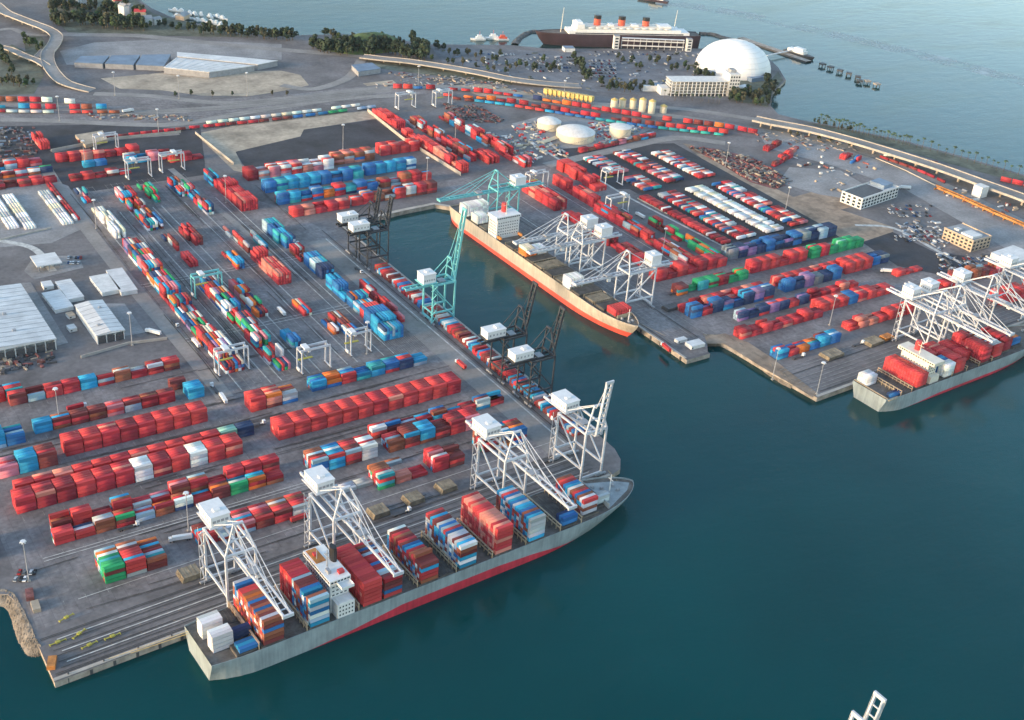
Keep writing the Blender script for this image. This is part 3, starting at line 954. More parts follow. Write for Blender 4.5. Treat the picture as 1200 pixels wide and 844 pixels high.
# --- transfer-crane blocks, columns running inland
row('east stack', 219, 268, 90, 14, 6, (1, 4), 'yardmix', same=.25, occ=.92, seed=30)
row('east stack inner', 220, 445, 90, 6, 6, (2, 4), 'yardmix', same=.4, occ=.95, seed=31)
row('second stack', 252, 254, 90, 13, 5, (1, 4), 'yardmix', same=.25, occ=.85, seed=32)
row('scattered stack', 250, 500, 90, 3, 2, (1, 3), 'yardmix', same=.4, occ=.7, seed=33)
row('third stack', 272, 345, 90, 5, 4, (1, 3), 'yardmix', same=.3, occ=.7, seed=34)
row('third stack south', 274, 283, 90, 2, 3, (1, 3), 'blues', same=.5, occ=.9, seed=35)
row('third stack north', 275, 505, 90, 3, 4, (1, 3), 'reds2', same=.6, occ=.8, seed=36)
row('coral stack', 316, 395, 90, 5, 5, (2, 4), 'coral', same=.6, occ=.9, seed=37)
row('fourth stack', 308, 470, 90, 5, 2, (1, 3), 'warm', same=.4, occ=.7, seed=38)
row('fifth stack', 311, 570, 90, 7, 3, (1, 4), 'yardmix', same=.4, occ=.85, seed=39)
row('sixth stack', 254, 555, 90, 8, 6, (1, 3), 'yardmix', same=.3, occ=.8, seed=40)
row('seventh stack', 276, 620, 90, 4, 4, (1, 3), 'green', same=.3, occ=.75, seed=41)
row('white stack', 216, 550, 90, 6, 4, (1, 3), 'white', same=.5, occ=.8, seed=42)
row('orange stack', 212, 645, 90, 3, 3, (1, 3), 'yardmix', same=.3, occ=.8, seed=43)
row('red corner stack', 356, 565, 90, 6, 7, (3, 4), 'red', same=.8, seed=44)
row('red corner stack', 344, 640, 90, 2, 3, (2, 4), 'bluemix', same=.5, seed=45)
row('quayside blue stack', 352, 465, 90, 4, 5, (2, 4), 'blues', same=.7, occ=.95, seed=46)
row('quayside blue stack', 356, 390, 90, 3, 5, (3, 4), 'blues', same=.8, seed=47)
row('quayside red stack', 352, 432, 90, 2, 4, (1, 3), 'redmix', same=.5, seed=48)
row('lower blue stack', 352, 340, 90, 3, 4, (2, 4), 'blues', same=.7, seed=49)
row('lower blue stack', 358, 300, 90, 3, 6, (3, 4), 'bluemix', same=.7, seed=50)
row('lower blue stack', 358, 262, 90, 3, 7, (3, 5), 'blues', same=.8, seed=51)
row('lower mixed stack', 372, 285, 90, 6, 3, (1, 3), 'redmix', same=.4, occ=.85, seed=52)
row('lone orange stack', 312, 290, 90, 2, 2, (1, 2), 'warm', same=.4, seed=53)

row('small mid stack', 254, 462, 90, 2, 3, (1, 2), 'reds2', same=.4, seed=300)
row('small mid stack', 290, 440, 90, 3, 3, (1, 3), 'bluemix', same=.3, occ=.8, seed=301)
row('small mid stack', 326, 282, 90, 3, 4, (1, 2), 'warm', same=.3, occ=.8, seed=302)
row('small mid stack', 306, 330, 90, 2, 3, (1, 2), 'yardmix', same=.3, occ=.8, seed=303)
row('small mid stack', 326, 470, 90, 3, 2, (1, 2), 'mix', same=.3, occ=.8, seed=304)
row('small mid stack', 214, 480, 90, 4, 3, (1, 3), 'yardmix', same=.3, occ=.85, seed=305)
row('small mid stack', 306, 625, 90, 3, 4, (1, 3), 'mix', same=.3, occ=.85, seed=306)

# --- on the wharf under the raised cranes, across the wharf
row('wharf line', 396.5, 70, 0, 1, 110, (0, 2), 'shipmix', pl=2.9, same=.5, jit=.5, seed=54)

# --- upper blocks at the head of the basin
row('pale upper block', 376, 640, 0, 8, 6, (3, 4), 'pinkwhite', same=.5, over={0: ('dark red', 4)}, seed=60)
row('salmon upper block', 482, 648, 0, 4, 6, (3, 4), 'warm', same=.7, seed=61)
row('salmon upper block', 545, 655, 0, 4, 6, (2, 4), 'coral', same=.7, seed=62)
row('blue upper block', 380, 601, 0, 9, 5, (3, 4), 'blues', same=.9, seed=63)
row('blue upper block', 500, 606, 0, 5, 4, (3, 4), 'blues', same=.9, seed=64)
row('teal upper block', 379, 566, 0, 9, 4, (2, 4), 'bluemix', same=.75, seed=65)
row('red upper block', 498, 568, 0, 5, 4, (2, 4), 'redmix', same=.8, seed=66)
row('quay head block', 379, 531, 0, 5, 4, (2, 3), 'red', same=.8, seed=67)
row('quay head block', 447, 534, 0, 8, 4, (2, 4), 'mix', same=.8, seed=68)

# --- top left yards
row('rail side row', 211, 764, 0, 7, 4, (2, 3), 'red', same=.7, occ=.9, seed=70)
row('rail side row', 232, 741, 0, 2, 3, (1, 2), 'blues', same=.6, seed=71)
row('rail side row', 209, 708, 0, 5, 4, (1, 2), 'reds2', same=.4, occ=.8, seed=72)
row('rail side row', 276, 735, 0, 4, 5, (2, 3), 'redmix', same=.7, seed=73)
row('rail side row', 320, 722, 0, 3, 4, (1, 3), 'reds2', same=.6, seed=74)
row('left yard row', 132, 766, 0, 5, 4, (1, 3), 'redmix', same=.7, seed=75)
row('left yard row', 124, 742, 0, 6, 3, (1, 2), 'mix', same=.5, occ=.85, seed=76)
row('left yard row', 120, 712, 0, 6, 5, (1, 2), 'reds2', same=.5, occ=.85, seed=77)
row('left yard column', 216, 812, 90, 3, 4, (2, 3), 'coral', same=.8, seed=78)
row('white trailer line', 147, 603, 90, 7, 4, 1, 'white', same=1, seed=79)
row('white trailer line', 133, 610, 90, 7, 4, 1, 'white', same=1, seed=80)
row('white trailer line', 181, 600, 90, 7, 4, 1, 'white', same=1, seed=81)
row('red trailer line', 189, 606, 90, 8, 2, 1, 'reds2', same=.5, seed=82)

# --- the far terminal: columns behind the moored sand-hulled ship
row('far coral column', 616, 727, 90, 5, 5, (3, 4), 'coral', same=.95, seed=90)
row('far coral column', 612, 572, 90, 11, 4, (2, 4), 'coral', same=.9, occ=.92, seed=91)
row('far red column', 642, 600, 90, 12, 5, (1, 4), 'redmix', same=.6, occ=.8, seed=92)
row('far red column', 690, 560, 90, 15, 5, (1, 4), 'redmix', same=.6, occ=.8, seed=93)
row('far ring block', 662, 585, 90, 3, 6, (2, 3), 'coral', same=.9, occ=.85, seed=94)
row('middle red column', 728, 466, 90, 6, 6, (2, 4), 'coral', same=.8, occ=.85, seed=95)
row('middle red column', 653, 438, 90, 5, 6, (2, 4), 'red', same=.8, occ=.85, seed=96)
row('middle red column', 692, 430, 90, 6, 4, (1, 4), 'red', same=.8, occ=.85, seed=97)
row('middle red column', 648, 385, 90, 3, 5, (1, 3), 'red', same=.8, occ=.85, seed=98)
row('middle red column', 690, 372, 90, 4, 5, (2, 4), 'redmix', same=.7, occ=.85, seed=99)
row('middle mixed column', 690, 270, 90, 8, 5, (1, 3), 'redmix', same=.5, occ=.85, seed=100)
row('middle green column', 720, 268, 90, 8, 4, (1, 3), 'greenmix', same=.5, occ=.8, seed=101)
row('middle mixed column', 648, 290, 90, 7, 5, (1, 3), 'reds2', same=.5, occ=.8, seed=102)
row('bypass row', 772, 576, 5.5, 10, 2, (1, 2), 'redmix', same=.6, seed=103)

# --- chassis parks: boxes on trailers side by side
def park(desc, x0, y0, y1, lanes, palette, seed, occ=.95):
    for i in range(lanes):
        row(desc, x0 + i * 13.4, y0, 0, 1, int((y1 - y0) / 3.7), 1, palette, z=1.25, pl=3.7, same=.4, occ=occ, seed=seed + i, jit=.6, side='lane')


park('chassis park', 760, 500, 556, 2, 'chassis', 110)
park('chassis park', 764, 444, 486, 2, 'chassis', 112)
park('chassis park', 806, 454, 560, 2, 'chassis', 114)
park('chassis park', 850, 450, 542, 2, 'chassis', 116)
park('kerbside chassis line', 746, 294, 434, 1, 'reds2', 118)
park('chassis park', 770, 296, 432, 2, 'chassis', 119)
park('white chassis park', 811, 296, 432, 2, 'white', 121)
park('chassis park', 850, 299, 430, 2, 'chassis', 123)

# --- the far terminal: rows along its front quay
row('far front row', 626, 88, 0, 6, 4, (2, 3), 'bluemix', same=.55, seed=130)
row('far front row', 725, 98, 0, 7, 4, (2, 3), 'coral', same=.85, seed=131)
row('far second row', 622, 130, 0, 8, 4, (2, 3), 'red', same=.8, seed=132)
row('far second row', 727, 137, 0, 8, 5, (2, 3), 'coral', same=.85, over={3: ('blue', 3)}, seed=133)
row('far third row', 644, 157, 0, 7, 3, (2, 3), 'navymix', same=.75, seed=134)
row('far third row', 727, 160, 0, 6, 3, (2, 3), 'red', same=.8, seed=135)
row('far navy row', 608, 180, 0, 8, 4, (2, 4), 'navymix', same=.75, seed=136)
row('far navy row', 608, 193, 0, 8, 3, (2, 3), 'red', same=.8, seed=137)
row('far navy row', 728, 183, 0, 6, 4, (3, 4), 'navy', same=.9, seed=138)
row('far navy row', 728, 197, 0, 8, 3, (2, 3), 'coral', same=.9, seed=139)
row('far navy row', 815, 187, 0, 3, 6, (3, 4), 'coral', same=.95, seed=140)
row('far navy row', 856, 190, 0, 2, 5, (2, 3), 'navy', same=.9, seed=141)
row('far green row', 810, 229, 0, 6, 4, (2, 4), 'green', same=.9, seed=142)
row('far green row', 727, 229, 0, 6, 4, (2, 4), 'coral', same=.85, seed=143)
row('far blue wall', 727, 262, 0, 12, 5, (3, 4), 'navy', same=.85, seed=144)
row('far pink row', 628, 254, 0, 7, 5, (2, 4), 'red', same=.8, seed=145)
row('far green mix', 627, 222, 0, 7, 4, (1, 3), 'greenmix', same=.7, seed=146)
row('far edge block', 870, 120, 0, 3, 4, (1, 2), 'red', same=.7, seed=147)
row('far edge block', 860, 160, 0, 3, 3, (1, 2), 'coral', same=.7, seed=148)
row('far edge block', 905, 70, 0, 6, 6, (2, 4), 'red', same=.8, seed=149)
row('far edge block', 900, 120, 0, 6, 5, (2, 4), 'redmix', same=.7, seed=150)


# --- trains: double-stacked wells along a curve
def train(pts, palette, seed, h=2, occ=.93, px=True, z=.9):
    P = curve_pts([at(*p) for p in pts] if px else pts, 30)
    rnd = random.Random(seed)
    acc, nxt = 0.0, 0.0
    cols = pal(palette)
    run, c = 0, 'red'
    for a, b in zip(P[:-1], P[1:]):
        L = math.dist(a, b)
        while nxt <= acc + L:
            t = (nxt - acc) / L
            x, y = a[0] + (b[0] - a[0]) * t, a[1] + (b[1] - a[1]) * t
            ang = math.atan2(b[1] - a[1], b[0] - a[0])
            if run <= 0: run, c = rnd.randint(1, 4), rnd.choice(cols)
            run -= 1
            if rnd.random() < occ:
                for k in range(h if rnd.random() < .8 else 1):
                    rr = tuple(min(1, q * rnd.uniform(.85, 1.1)) for q in PAINT[c])
                    BOX.append([x, y, z + k * 2.85, ang, c, rr, '', 0.0, 'train'])
            nxt += 13.6 if rnd.random() < .85 else 17
        acc += L


train([(466, 104), (530, 106), (600, 113), (680, 126), (760, 139), (840, 149), (884, 157)], 'train', 1)
train([(525, 113), (600, 121), (680, 135), (760, 147), (850, 157)], 'train', 2)
train([(535, 117), (605, 126), (685, 139), (760, 150), (850, 160)], 'bluemix', 3, h=1)
train([(0, 119), (50, 120), (84, 122)], 'mix', 4)
train([(0, 127), (60, 128), (124, 128)], 'mix', 5)
train([(0, 132), (60, 133), (136, 133)], 'warm', 6, h=1)
train([(228, 151), (300, 144), (360, 137), (436, 127)], 'mix', 7, h=1)
train([(235, 146), (300, 139), (360, 132), (430, 123)], 'white', 8, h=1, z=.3)
train([(98, 167), (150, 160), (212, 153)], 'reds2', 9, h=1)
train([(1036, 187), (1070, 199), (1102, 213), (1112, 219)], 'reds2', 10, h=1)
train([(1041, 184), (1075, 188), (1094, 192)], 'reds2', 11, h=1)
train([(1178, 214), (1200, 219), (1230, 226)], 'coral', 12, h=2)
for q in ((900, 178, 3, 3, 'reds2'), (918, 186, 4, 3, 'coral'), (908, 196, 4, 2, 'reds2'), (990, 188, 2, 3, 'coral'), (1000, 193, 2, 2, 'bluemix')):
    row('scrap yard edge', *at(q[0], q[1]), 20, q[2], q[3], (1, 2), q[4], same=.8, seed=160)
# ------------------------------------------------------------------ ships (local frame: stern at x=0, bow towards +x, seaward side at -y for the moored ships)
def hull_parts(root, L, B, zd, boot, m_hull, m_boot, m_deck, bow_len=70, stern_len=26, rake=9, bulwark=1.2, m_transom=None, flare=.75, n=40):
    """boot: list of (x, z) giving the top of the boot topping along the hull"""
    bx, bz = [b[0] for b in boot], [b[1] for b in boot]

    def half(x, t):                       # t=0 at the waterline, 1 at the deck
        t = min(1.0, max(0.0, t))
        h = B / 2
        bl = bow_len * (1.25 - .25 * t)
        xe = L - rake * (1 - t) ** 1.3
        if x > xe - bl:
            s = min(1, max(0, (x - (xe - bl)) / bl))
            p = 2.0 + flare * t * 1.4
            h *= max(0.0, 1 - s ** p) ** (.85 - .15 * t)
        if x < stern_len:
            s = 1 - x / stern_len
            h *= 1 - (0.10 + .25 * (1 - t)) * s ** 2
        return h
    xs = [L * i / n for i in range(n - 6)] + [L - (L / n) * 7 * (1 - j / 12) ** 1.5 for j in range(13)]
    xs = sorted(set(round(x, 3) for x in xs))

    def lvl(x, z):
        t = min(1.0, max(0.0, (z + 4.5) / (zd + 4.5)))
        xe = L - rake * (1 - t) ** 1.3
        xx = min(x, xe)
        return xx, half(xx, t)

    def skin(za, zb, steps, mat, name, cap_stern=True):
        mb = MB()
        cols = []
        for x in xs:
            z0, z1 = za(x), zb(x)
            pts = []
            for k in range(steps + 1):
                z = z0 + (z1 - z0) * k / steps
                xx, h = lvl(x, z)
                pts.append((xx, h, z))
            cols.append(pts)
        ns = steps + 1
        for sgn in (-1, 1):
            vs, fs = [], []
            for c in cols: vs += [(p[0], sgn * p[1], p[2]) for p in c]
            for i in range(len(cols) - 1):
                for k in range(steps):
                    a, b = i * ns + k, (i + 1) * ns + k
                    fs.append((a, b, b + 1, a + 1) if sgn < 0 else (a, a + 1, b + 1, b))
            mb.add(vs, fs)
        c = cols[0]
        vs = [(p[0], -p[1], p[2]) for p in c] + [(p[0], p[1], p[2]) for p in c]
        mb.add(vs, [(k + 1, ns + k + 1, ns + k, k) for k in range(steps)], 1 if m_transom else 0)
        return mb.build(name, [mat, m_transom] if m_transom else mat, root, smooth=False)
    bt = lambda x: float(np.interp(x, bx, bz))
    skin(bt, lambda x: zd + bulwark, 6, m_hull, 'hull')
    skin(lambda x: -5.0, bt, 3, m_boot, 'boot_topping')
    mb = MB()
    up = [(x if x < L else L, half(x, 1.0) - .25) for x in xs]
    vs = []
    for x, h in up: vs += [(x, -max(h, 0), zd), (x, max(h, 0), zd)]
    mb.add(vs, [(2 * i, 2 * i + 2, 2 * i + 3, 2 * i + 1) for i in range(len(up) - 1)])
    mb.build('deck', m_deck, root)
    # inner face and cap of the bulwark
    mb = MB()
    for sgn in (-1, 1):
        vs = []
        for x, h in up:
            h = max(h, 0)
            vs += [(x, sgn * (h + .25), zd + bulwark + .01), (x, sgn * max(h - .12, 0), zd + bulwark + .01), (x, sgn * max(h - .12, 0), zd)]
        mb.add(vs, [f if sgn < 0 else f[::-1] for i in range(len(up) - 1) for f in ((3 * i, 3 * i + 3, 3 * i + 4, 3 * i + 1), (3 * i + 1, 3 * i + 4, 3 * i + 5, 3 * i + 2))])
    mb.build('bulwark', m_hull, root)
    return half


def windows(mb, x0, x1, y, z, n, w=1.0, h=.9, axis='x', mi=0, d=.06):
    """a row of framed panes standing 6 cm proud of a wall"""
    for i in range(n):
        c = x0 + (x1 - x0) * (i + .5) / n
        if axis == 'x': mb.box(c - w / 2, c + w / 2, min(y, y + d), max(y, y + d), z, z + h, mi)
        else: mb.box(min(y, y + d), max(y, y + d), c - w / 2, c + w / 2, z, z + h, mi)


def local_row(root, desc, lx, ly, nl, tiers, palette, z, nb=1, **kw):
    a = root.rotation_euler.z
    x = root.location.x + lx * math.cos(a) - ly * math.sin(a)
    y = root.location.y + lx * math.sin(a) + ly * math.cos(a)
    row(desc, x, y, math.degrees(a), nb, nl, tiers, palette, z=z, pl=2.52, side='ship', **kw)


def to_local(root, u, v, z):
    x, y = at(u, v, z)
    a = root.rotation_euler.z
    dx, dy = x - root.location.x, y - root.location.y
    return dx * math.cos(a) + dy * math.sin(a), -dx * math.sin(a) + dy * math.cos(a)


def hatches(root, x0, x1, B, z, n=3, mat='hatch', zt=1.6, cz=None):
    """coaming with n covers across the ship"""
    mb = MB()
    mb.box(x0, x1, -B / 2, B / 2, z, z + zt - .5)
    mb.build('hatch_coaming', M[cz or 'coaming'], root)
    for i in range(n):
        a, b = -B / 2 + B * i / n, -B / 2 + B * (i + 1) / n
        mb = MB()
        mb.box(x0 + .3, x1 - .3, a + .15, b - .15, z + zt - .5, z + zt)
        k = 6
        for j in range(1, k):
            xx = x0 + (x1 - x0) * j / k
            mb.box(xx - .12, xx + .12, a + .3, b - .3, z + zt, z + zt + .18, 0, False)
        mb.build('hatch_cover', M[mat], root)


def lashing_bridge(root, x, B, z, h=5.5, mat='coaming'):
    mb = MB()
    mb.box(x - .5, x + .5, -B / 2, B / 2, z + h - .4, z + h)
    mb.box(x - .5, x + .5, -B / 2, B / 2, z + h * .5, z + h * .5 + .3)
    for i in range(10):
        y = -B / 2 + .2 + (B - .4) * i / 9
        mb.box(x - .25, x + .25, y - .2, y + .2, z, z + h - .4)
    mb.build('lashing_bridge', M[mat], root)


def winches(root, spots, z):
    mb = MB()
    for x, y in spots:
        mb.box(x - 1.4, x + 1.4, y - 1, y + 1, z, z + .5)
        mb.tube((x - 1.1, y, z + 1.1), (x + 1.1, y, z + 1.1), .8, n=8)
    mb.build('mooring_winches', M['steel_grey'], root)


# --- the large grey ship at the near quay
S1 = thing('container_ship', (73, -20.5, 0), math.atan(.043), 'large loaded container ship with grey hull, red boot topping and white deckhouse at near quay', 'container ship')
L1, B1, Z1 = 319, 42, 9.6
hull_parts(S1, L1, B1, Z1, [(0, -4.9), (50, -4.6), (85, -1.8), (120, 2.7), (190, 2.7), (220, 1.0), (246, -2.6), (264, -4.8), (340, -4.8)], M['hull_grey'], M['hull_red'], M['deck'], bow_len=74, stern_len=30, rake=11)
bays = [(30.5, 17, 6, 'warm'), (59, 17, 8, 'shipmix'), (93, 17, 7, 'coral'), (107, 17, 6, 'shipmix'), (133, 17, 6, 'shipblue'), (161, 17, 7, 'shipmix'), (188, 17, 7, 'coral'), (214, 16, 6, 'shipblue')]
for k, (bx_, nl_, h_, pl_) in enumerate(bays):
    hatches(S1, bx_ - 1.2, bx_ + 13.4, 40, Z1, 3, 'hatch_dark', 2.0, 'deck')
for x in (27.5, 57, 90.5, 130.5, 158.5, 185.5, 211.5, 239.5, 257): lashing_bridge(S1, x, 40.5, Z1, 6)
for x in (16, 243): hatches(S1, x - 1.5, x + 11, 38, Z1, 3, 'hatch_dark', 2.0, 'deck')
hatches(S1, 146.5, 157, 40, Z1, 3, 'hatch_dark', 2.0, 'deck')
hatches(S1, 261, 275, 34, Z1, 3, 'hatch_dark', 2.0, 'deck')
hatches(S1, 276, 283, 26, Z1, 2, 'hatch_dark', 1.6, 'deck')
ZS = Z1 + 2.15
def s1row(d, x, nl, h, p, y=None, **kw): local_row(S1, d, x, -20.2 if y is None else y, nl, h, p, ZS, **kw)
s1row('rust stack behind the stern boxes', 30.5, 16, (5, 6), 'warm', same=.35, seed=201)
s1row('stack before the white deckhouse', 59, 9, (6, 7), 'shipblue', same=.3, seed=202)
s1row('stack before the white deckhouse, inshore', 59, 6, (7, 7), 'red', y=2.8, same=.6, seed=203)
s1row('red stack beside the deckhouse', 93.5, 15, (6, 6), 'coral', same=.6, seed=204)
s1row('striped stack beside the red one', 107.5, 15, (4, 5), 'shipmix', same=.3, seed=205)
s1row('first stack past the middle crane', 133, 16, (5, 6), 'shipmix', same=.35, seed=206)
s1row('blue striped stack amidships', 161, 16, (6, 6), 'shipblue', same=.3, seed=207)
s1row('tall red stack amidships', 188, 16, (7, 7), 'coral', same=.4, seed=208)
s1row('striped stack before the open hold', 214, 15, (5, 6), 'shipblue', same=.35, seed=209)
s1row('low teal stack by open hold', 243, 3, (1, 2), 'blues', same=.5, y=-18, seed=210)
s1row('forward stack near the bow', 261.5, 12, (3, 4), 'shipmix', same=.35, y=-15.5, seed=211)
s1row('pale boxes near the bow', 276, 2, (2, 2), 'white', same=.9, y=-11, seed=215, over={0: ('light grey', 2)})
local_row(S1, 'white stern stack, seaward', 5, -9.5, 3, (4, 4), 'white', Z1 + .2, over={0: ('white', 4)}, seed=212)
local_row(S1, 'white stern stack, inshore', 4.5, 3.5, 3, (4, 4), 'white', Z1 + .2, over={0: ('white', 4)}, seed=213)
s1row('low blue boxes at the stern', 16.5, 3, (1, 1), 'blues', same=.5, y=-19, seed=214)
s1row('navy box at the stern', 16.5, 2, (1, 2), 'blues', same=.9, y=-8, over={0: ('navy', 2)}, seed=216)
# deckhouse
d = MB(); d.box(75.5, 87.5, -13, 17, Z1, 31); d.box(74.5, 88, -14.5, 18.5, 31, 34.2); d.build('superstructure', M['ship_white'], S1)
so = S1.children[-1]
d = MB()
for k in range(6):
    windows(d, -11.5, 15.5, 75.5, 13.2 + k * 2.9, 12, 1.1, 1.0, 'y', d=-.06)
    windows(d, 76.2, 86.8, -13, 13.2 + k * 2.9, 4, 1.5, .8, 'x', d=-.06)
windows(d, -14, 18, 74.5, 32.2, 16, 1.6, 1.2, 'y', d=-.06)
windows(d, 75, 87.6, -14.5, 32.2, 6, 1.6, 1.2, 'x', d=-.06)
tag(d.build('windows', M['glass'], so), kind='stuff')
d = MB(); d.box(79, 87, -20.8, -14.52, 30.8, 31.4); d.box(79, 87, 18.52, 20.8, 30.8, 31.4); d.box(79, 79.25, -20.8, -14.52, 31.4, 32.6); d.box(79, 87, -20.8, -20.55, 31.4, 32.6); d.box(86.75, 87, -20.8, -14.52, 31.4, 32.6)
d.build('bridge_wing', M['ship_white'], S1)
d = MB(); d.box(75.6, 82, 4, 17.5, 34.2, 34.5); d.build('monkey_island', M['orange'], S1)
d = MB(); d.box(76.5, 87.5, -20.4, -13.02, Z1, 20.5); d.box(78, 86, -20.2, -13.5, 20.5, 21); d.build('lower_deckhouse', M['ship_white'], S1)
so = S1.children[-1]
d = MB()
for k in range(3): windows(d, 77, 87, -20.4, 12.2 + k * 2.8, 5, .9, 1.1, 'x', d=-.06)
tag(d.build('windows', M['glass'], so), kind='stuff')
d = MB(); d.lathe([(2.4, 0), (2.6, 5.5), (2.2, 9.5)], 12, (86, 3, 34.2), sx=.8, sy=1.3); d.build('funnel', M['black'], S1)
d = MB(); d.tube((80, -1, 34.2), (80, -1, 46), .45, .25, 6); d.beam((80, -4.5, 41.5), (80, 2.5, 41.5), .35); d.beam((79, -1, 43.5), (81, -1, 43.5), .6, .3); d.tube((78, 8, 34.2), (78, 8, 41), .35, .2, 6); d.box(77, 79, -8, -4, 34.2, 36.2); d.build('radar_mast', M['steel_grey'], S1)
d = MB(); d.box(82.5, 86, -11, -8, 34.2, 36); d.box(77.5, 79.5, 10, 13, 34.2, 35.8); d.build('deck_locker', M['red'], S1)
d = MB(); d.tube((298, 0, Z1), (298, 0, Z1 + 13), .5, .25, 6); d.beam((298, -2.5, Z1 + 9), (298, 2.5, Z1 + 9), .3); d.build('foremast', M['ship_white'], S1)
winches(S1, ((289, -8), (289, 8), (294, -3), (294, 4), (303, -3), (303, 3)), Z1)
d = MB(); d.add([(285, -16, Z1 + .02), (309, -6, Z1 + .02), (316, 0, Z1 + .02), (309, 6, Z1 + .02), (285, 16, Z1 + .02)], [(0, 1, 2, 3, 4)]); d.build('forecastle_deck', M['deck_grey'], S1)
d = MB(); d.box(283.6, 284.2, -16.5, 16.5, Z1, Z1 + 4.2); d.build('breakwater', M['deck_grey'], S1)
d = MB()
for p, q in (((1, 14, Z1 + .6), (-42, 26, .4)), ((1, 12, Z1 + .6), (-30, 24, .4)), ((309, 5, Z1 + 1), (322, 29, .4))): d.tube(p, q, .14, n=4)
d.build('mooring_line', M['silo'], S1)

# --- the sand-hulled ship in the basin
S2 = thing('container_ship', (538.6, 470, 0), math.radians(-90), 'sand hulled container ship with coral boot topping and empty hatches in the basin', 'container ship')
L2, B2, Z2 = 297, 29, 11.2
hull_parts(S2, L2, B2, Z2, [(0, -.6), (150, .4), (260, 1.6), (297, 2.4)], M['hull_sand'], M['hull_coral'], M['deck'], bow_len=62, stern_len=24, rake=12, flare=.5)
for k, x in enumerate((108, 125, 142, 156, 173, 190, 216, 233, 249)):
    hatches(S2, x, x + 12.6, 26 if x < 230 else 20, Z2, 3, 'hatch' if k % 2 else 'hatch_dark', 2.6, 'hatch_dark')
    lashing_bridge(S2, x - 1.6, 26.4 if x < 230 else 20, Z2, 3.6, 'hatch')
for x in (20, 41, 57): hatches(S2, x, x + 13.5, 25, Z2, 3, 'hatch', 1.8, 'deck')
hatches(S2, 263, 276, 16, Z2, 2, 'hatch_dark', 1.6, 'deck')
local_row(S2, 'white stern stack of sand-hulled ship', 21, -13.8, 11, (4, 4), 'white', Z2 + 1.8, same=.9, over={0: ('white', 4)}, seed=220)
local_row(S2, 'white blocks aft of sand-hulled ship deckhouse', 42, -12.6, 5, (3, 3), 'white', Z2 + 1.8, over={0: ('white', 3)}, seed=221)
local_row(S2, 'orange boxes amidships on sand-hulled ship', 129, -12.8, 5, (2, 2), 'warm', Z2 + 2.6, over={0: ('orange', 2)}, seed=222)
local_row(S2, 'white boxes on orange ones, sand-hulled ship', 129, -12.8, 4, (1, 1), 'white', Z2 + 8.3, over={0: ('cream', 1)}, seed=226)
local_row(S2, 'white boxes amidships on sand-hulled ship', 129, 1.5, 4, (2, 2), 'white', Z2 + 2.6, over={0: ('white', 2)}, seed=223)
local_row(S2, 'white forward stack on sand-hulled ship', 202, -13, 6, (4, 4), 'white', Z2 + .2, over={0: ('white', 4)}, seed=224)
local_row(S2, 'coral boxes at sand-hulled bow', 263.5, -8.5, 7, (2, 2), 'coral', Z2 + 1.8, same=1, seed=225)
d = MB(); d.box(75, 90, -13, 13, Z2, 31); d.box(74, 90.5, -14.2, 14.2, 31, 34); d.build('superstructure', M['ship_white'], S2)
so = S2.children[-1]
d = MB()
for k in range(5): windows(d, 76, 89, -13, 15 + k * 3, 5, 1.3, .9, 'x', d=-.06)
for k in range(5): windows(d, -12, 12, 90, 15 + k * 3, 9, 1.2, .9, 'y', d=.06)
windows(d, -13, 13, 90.5, 32, 12, 1.6, 1.1, 'y', d=.06)
tag(d.build('windows', M['glass'], so), kind='stuff')
d = MB(); d.lathe([(2.6, 0), (2.6, 7), (2.3, 9)], 12, (78, 2, 34), sx=1.2); d.build('funnel', M['red'], S2)
d = MB(); d.tube((85, 0, 34), (85, 0, 48), .4, .2, 6); d.beam((85, -3.5, 43), (85, 3.5, 43), .3); d.build('radar_mast', M['ship_cream'], S2)
for sg in (-1, 1):
    d = MB(); d.box(91.5, 97, sg * 12 - 1.1, sg * 12 + 1.1, Z2 + 2, Z2 + 4.4); d.add([(97, sg * 12 - 1.1, Z2 + 2), (97, sg * 12 + 1.1, Z2 + 2), (97, sg * 12 + 1.1, Z2 + 4.4), (97, sg * 12 - 1.1, Z2 + 4.4), (98.5, sg * 12, Z2 + 3.4)], [(0, 1, 4), (1, 2, 4), (2, 3, 4), (3, 0, 4)])
    d.build('lifeboat', M['orange'], S2)
d = MB(); d.tube((284, 0, Z2), (284, 0, Z2 + 11), .45, .25, 6); d.beam((284, -2, Z2 + 8), (284, 2, Z2 + 8), .3); d.build('foremast', M['ship_white'], S2)
winches(S2, ((280, -4), (280, 4), (287, -2), (287, 2)), Z2)
d = MB(); d.box(277.4, 278, -8, 8, Z2, Z2 + 3.5); d.build('breakwater', M['coaming'], S2)
d = MB(); d.tube((0, 10, Z2 + .5), (-20, 24, .5), .15, n=4); d.tube((288, 3, Z2 + 1), (305, 26, .5), .15, n=4); d.build('mooring_line', M['coaming'], S2)

# --- the grey ship at the far terminal's front quay
S3 = thing('container_ship', (646, 5.2, 0), math.atan(.03), 'half loaded grey container ship with cream deckhouse at far terminal front quay', 'container ship')
L3, B3, Z3 = 242, 39, 8.5
hull_parts(S3, L3, B3, Z3, [(0, -4.6), (40, -3.6), (70, -1.6), (150, -1.2), (190, -2.0), (215, -4.4), (245, -4.6)], M['hull_grey'], M['hull_red'], M['deck'], bow_len=80, stern_len=24, rake=8)
for x in (19, 34, 70, 86, 106, 122, 140, 158, 176): hatches(S3, x, x + 13, 34 if x < 150 else 26, Z3, 3, 'hatch_dark', 1.8, 'deck')
for x in (17.5, 31, 83, 103, 120, 138): lashing_bridge(S3, x, 36, Z3, 5)
zc = Z3 + 2
local_row(S3, 'white stern stack of far ship', 3, 6, 4, (3, 3), 'white', Z3 + .2, over={0: ('white', 3)}, seed=230)
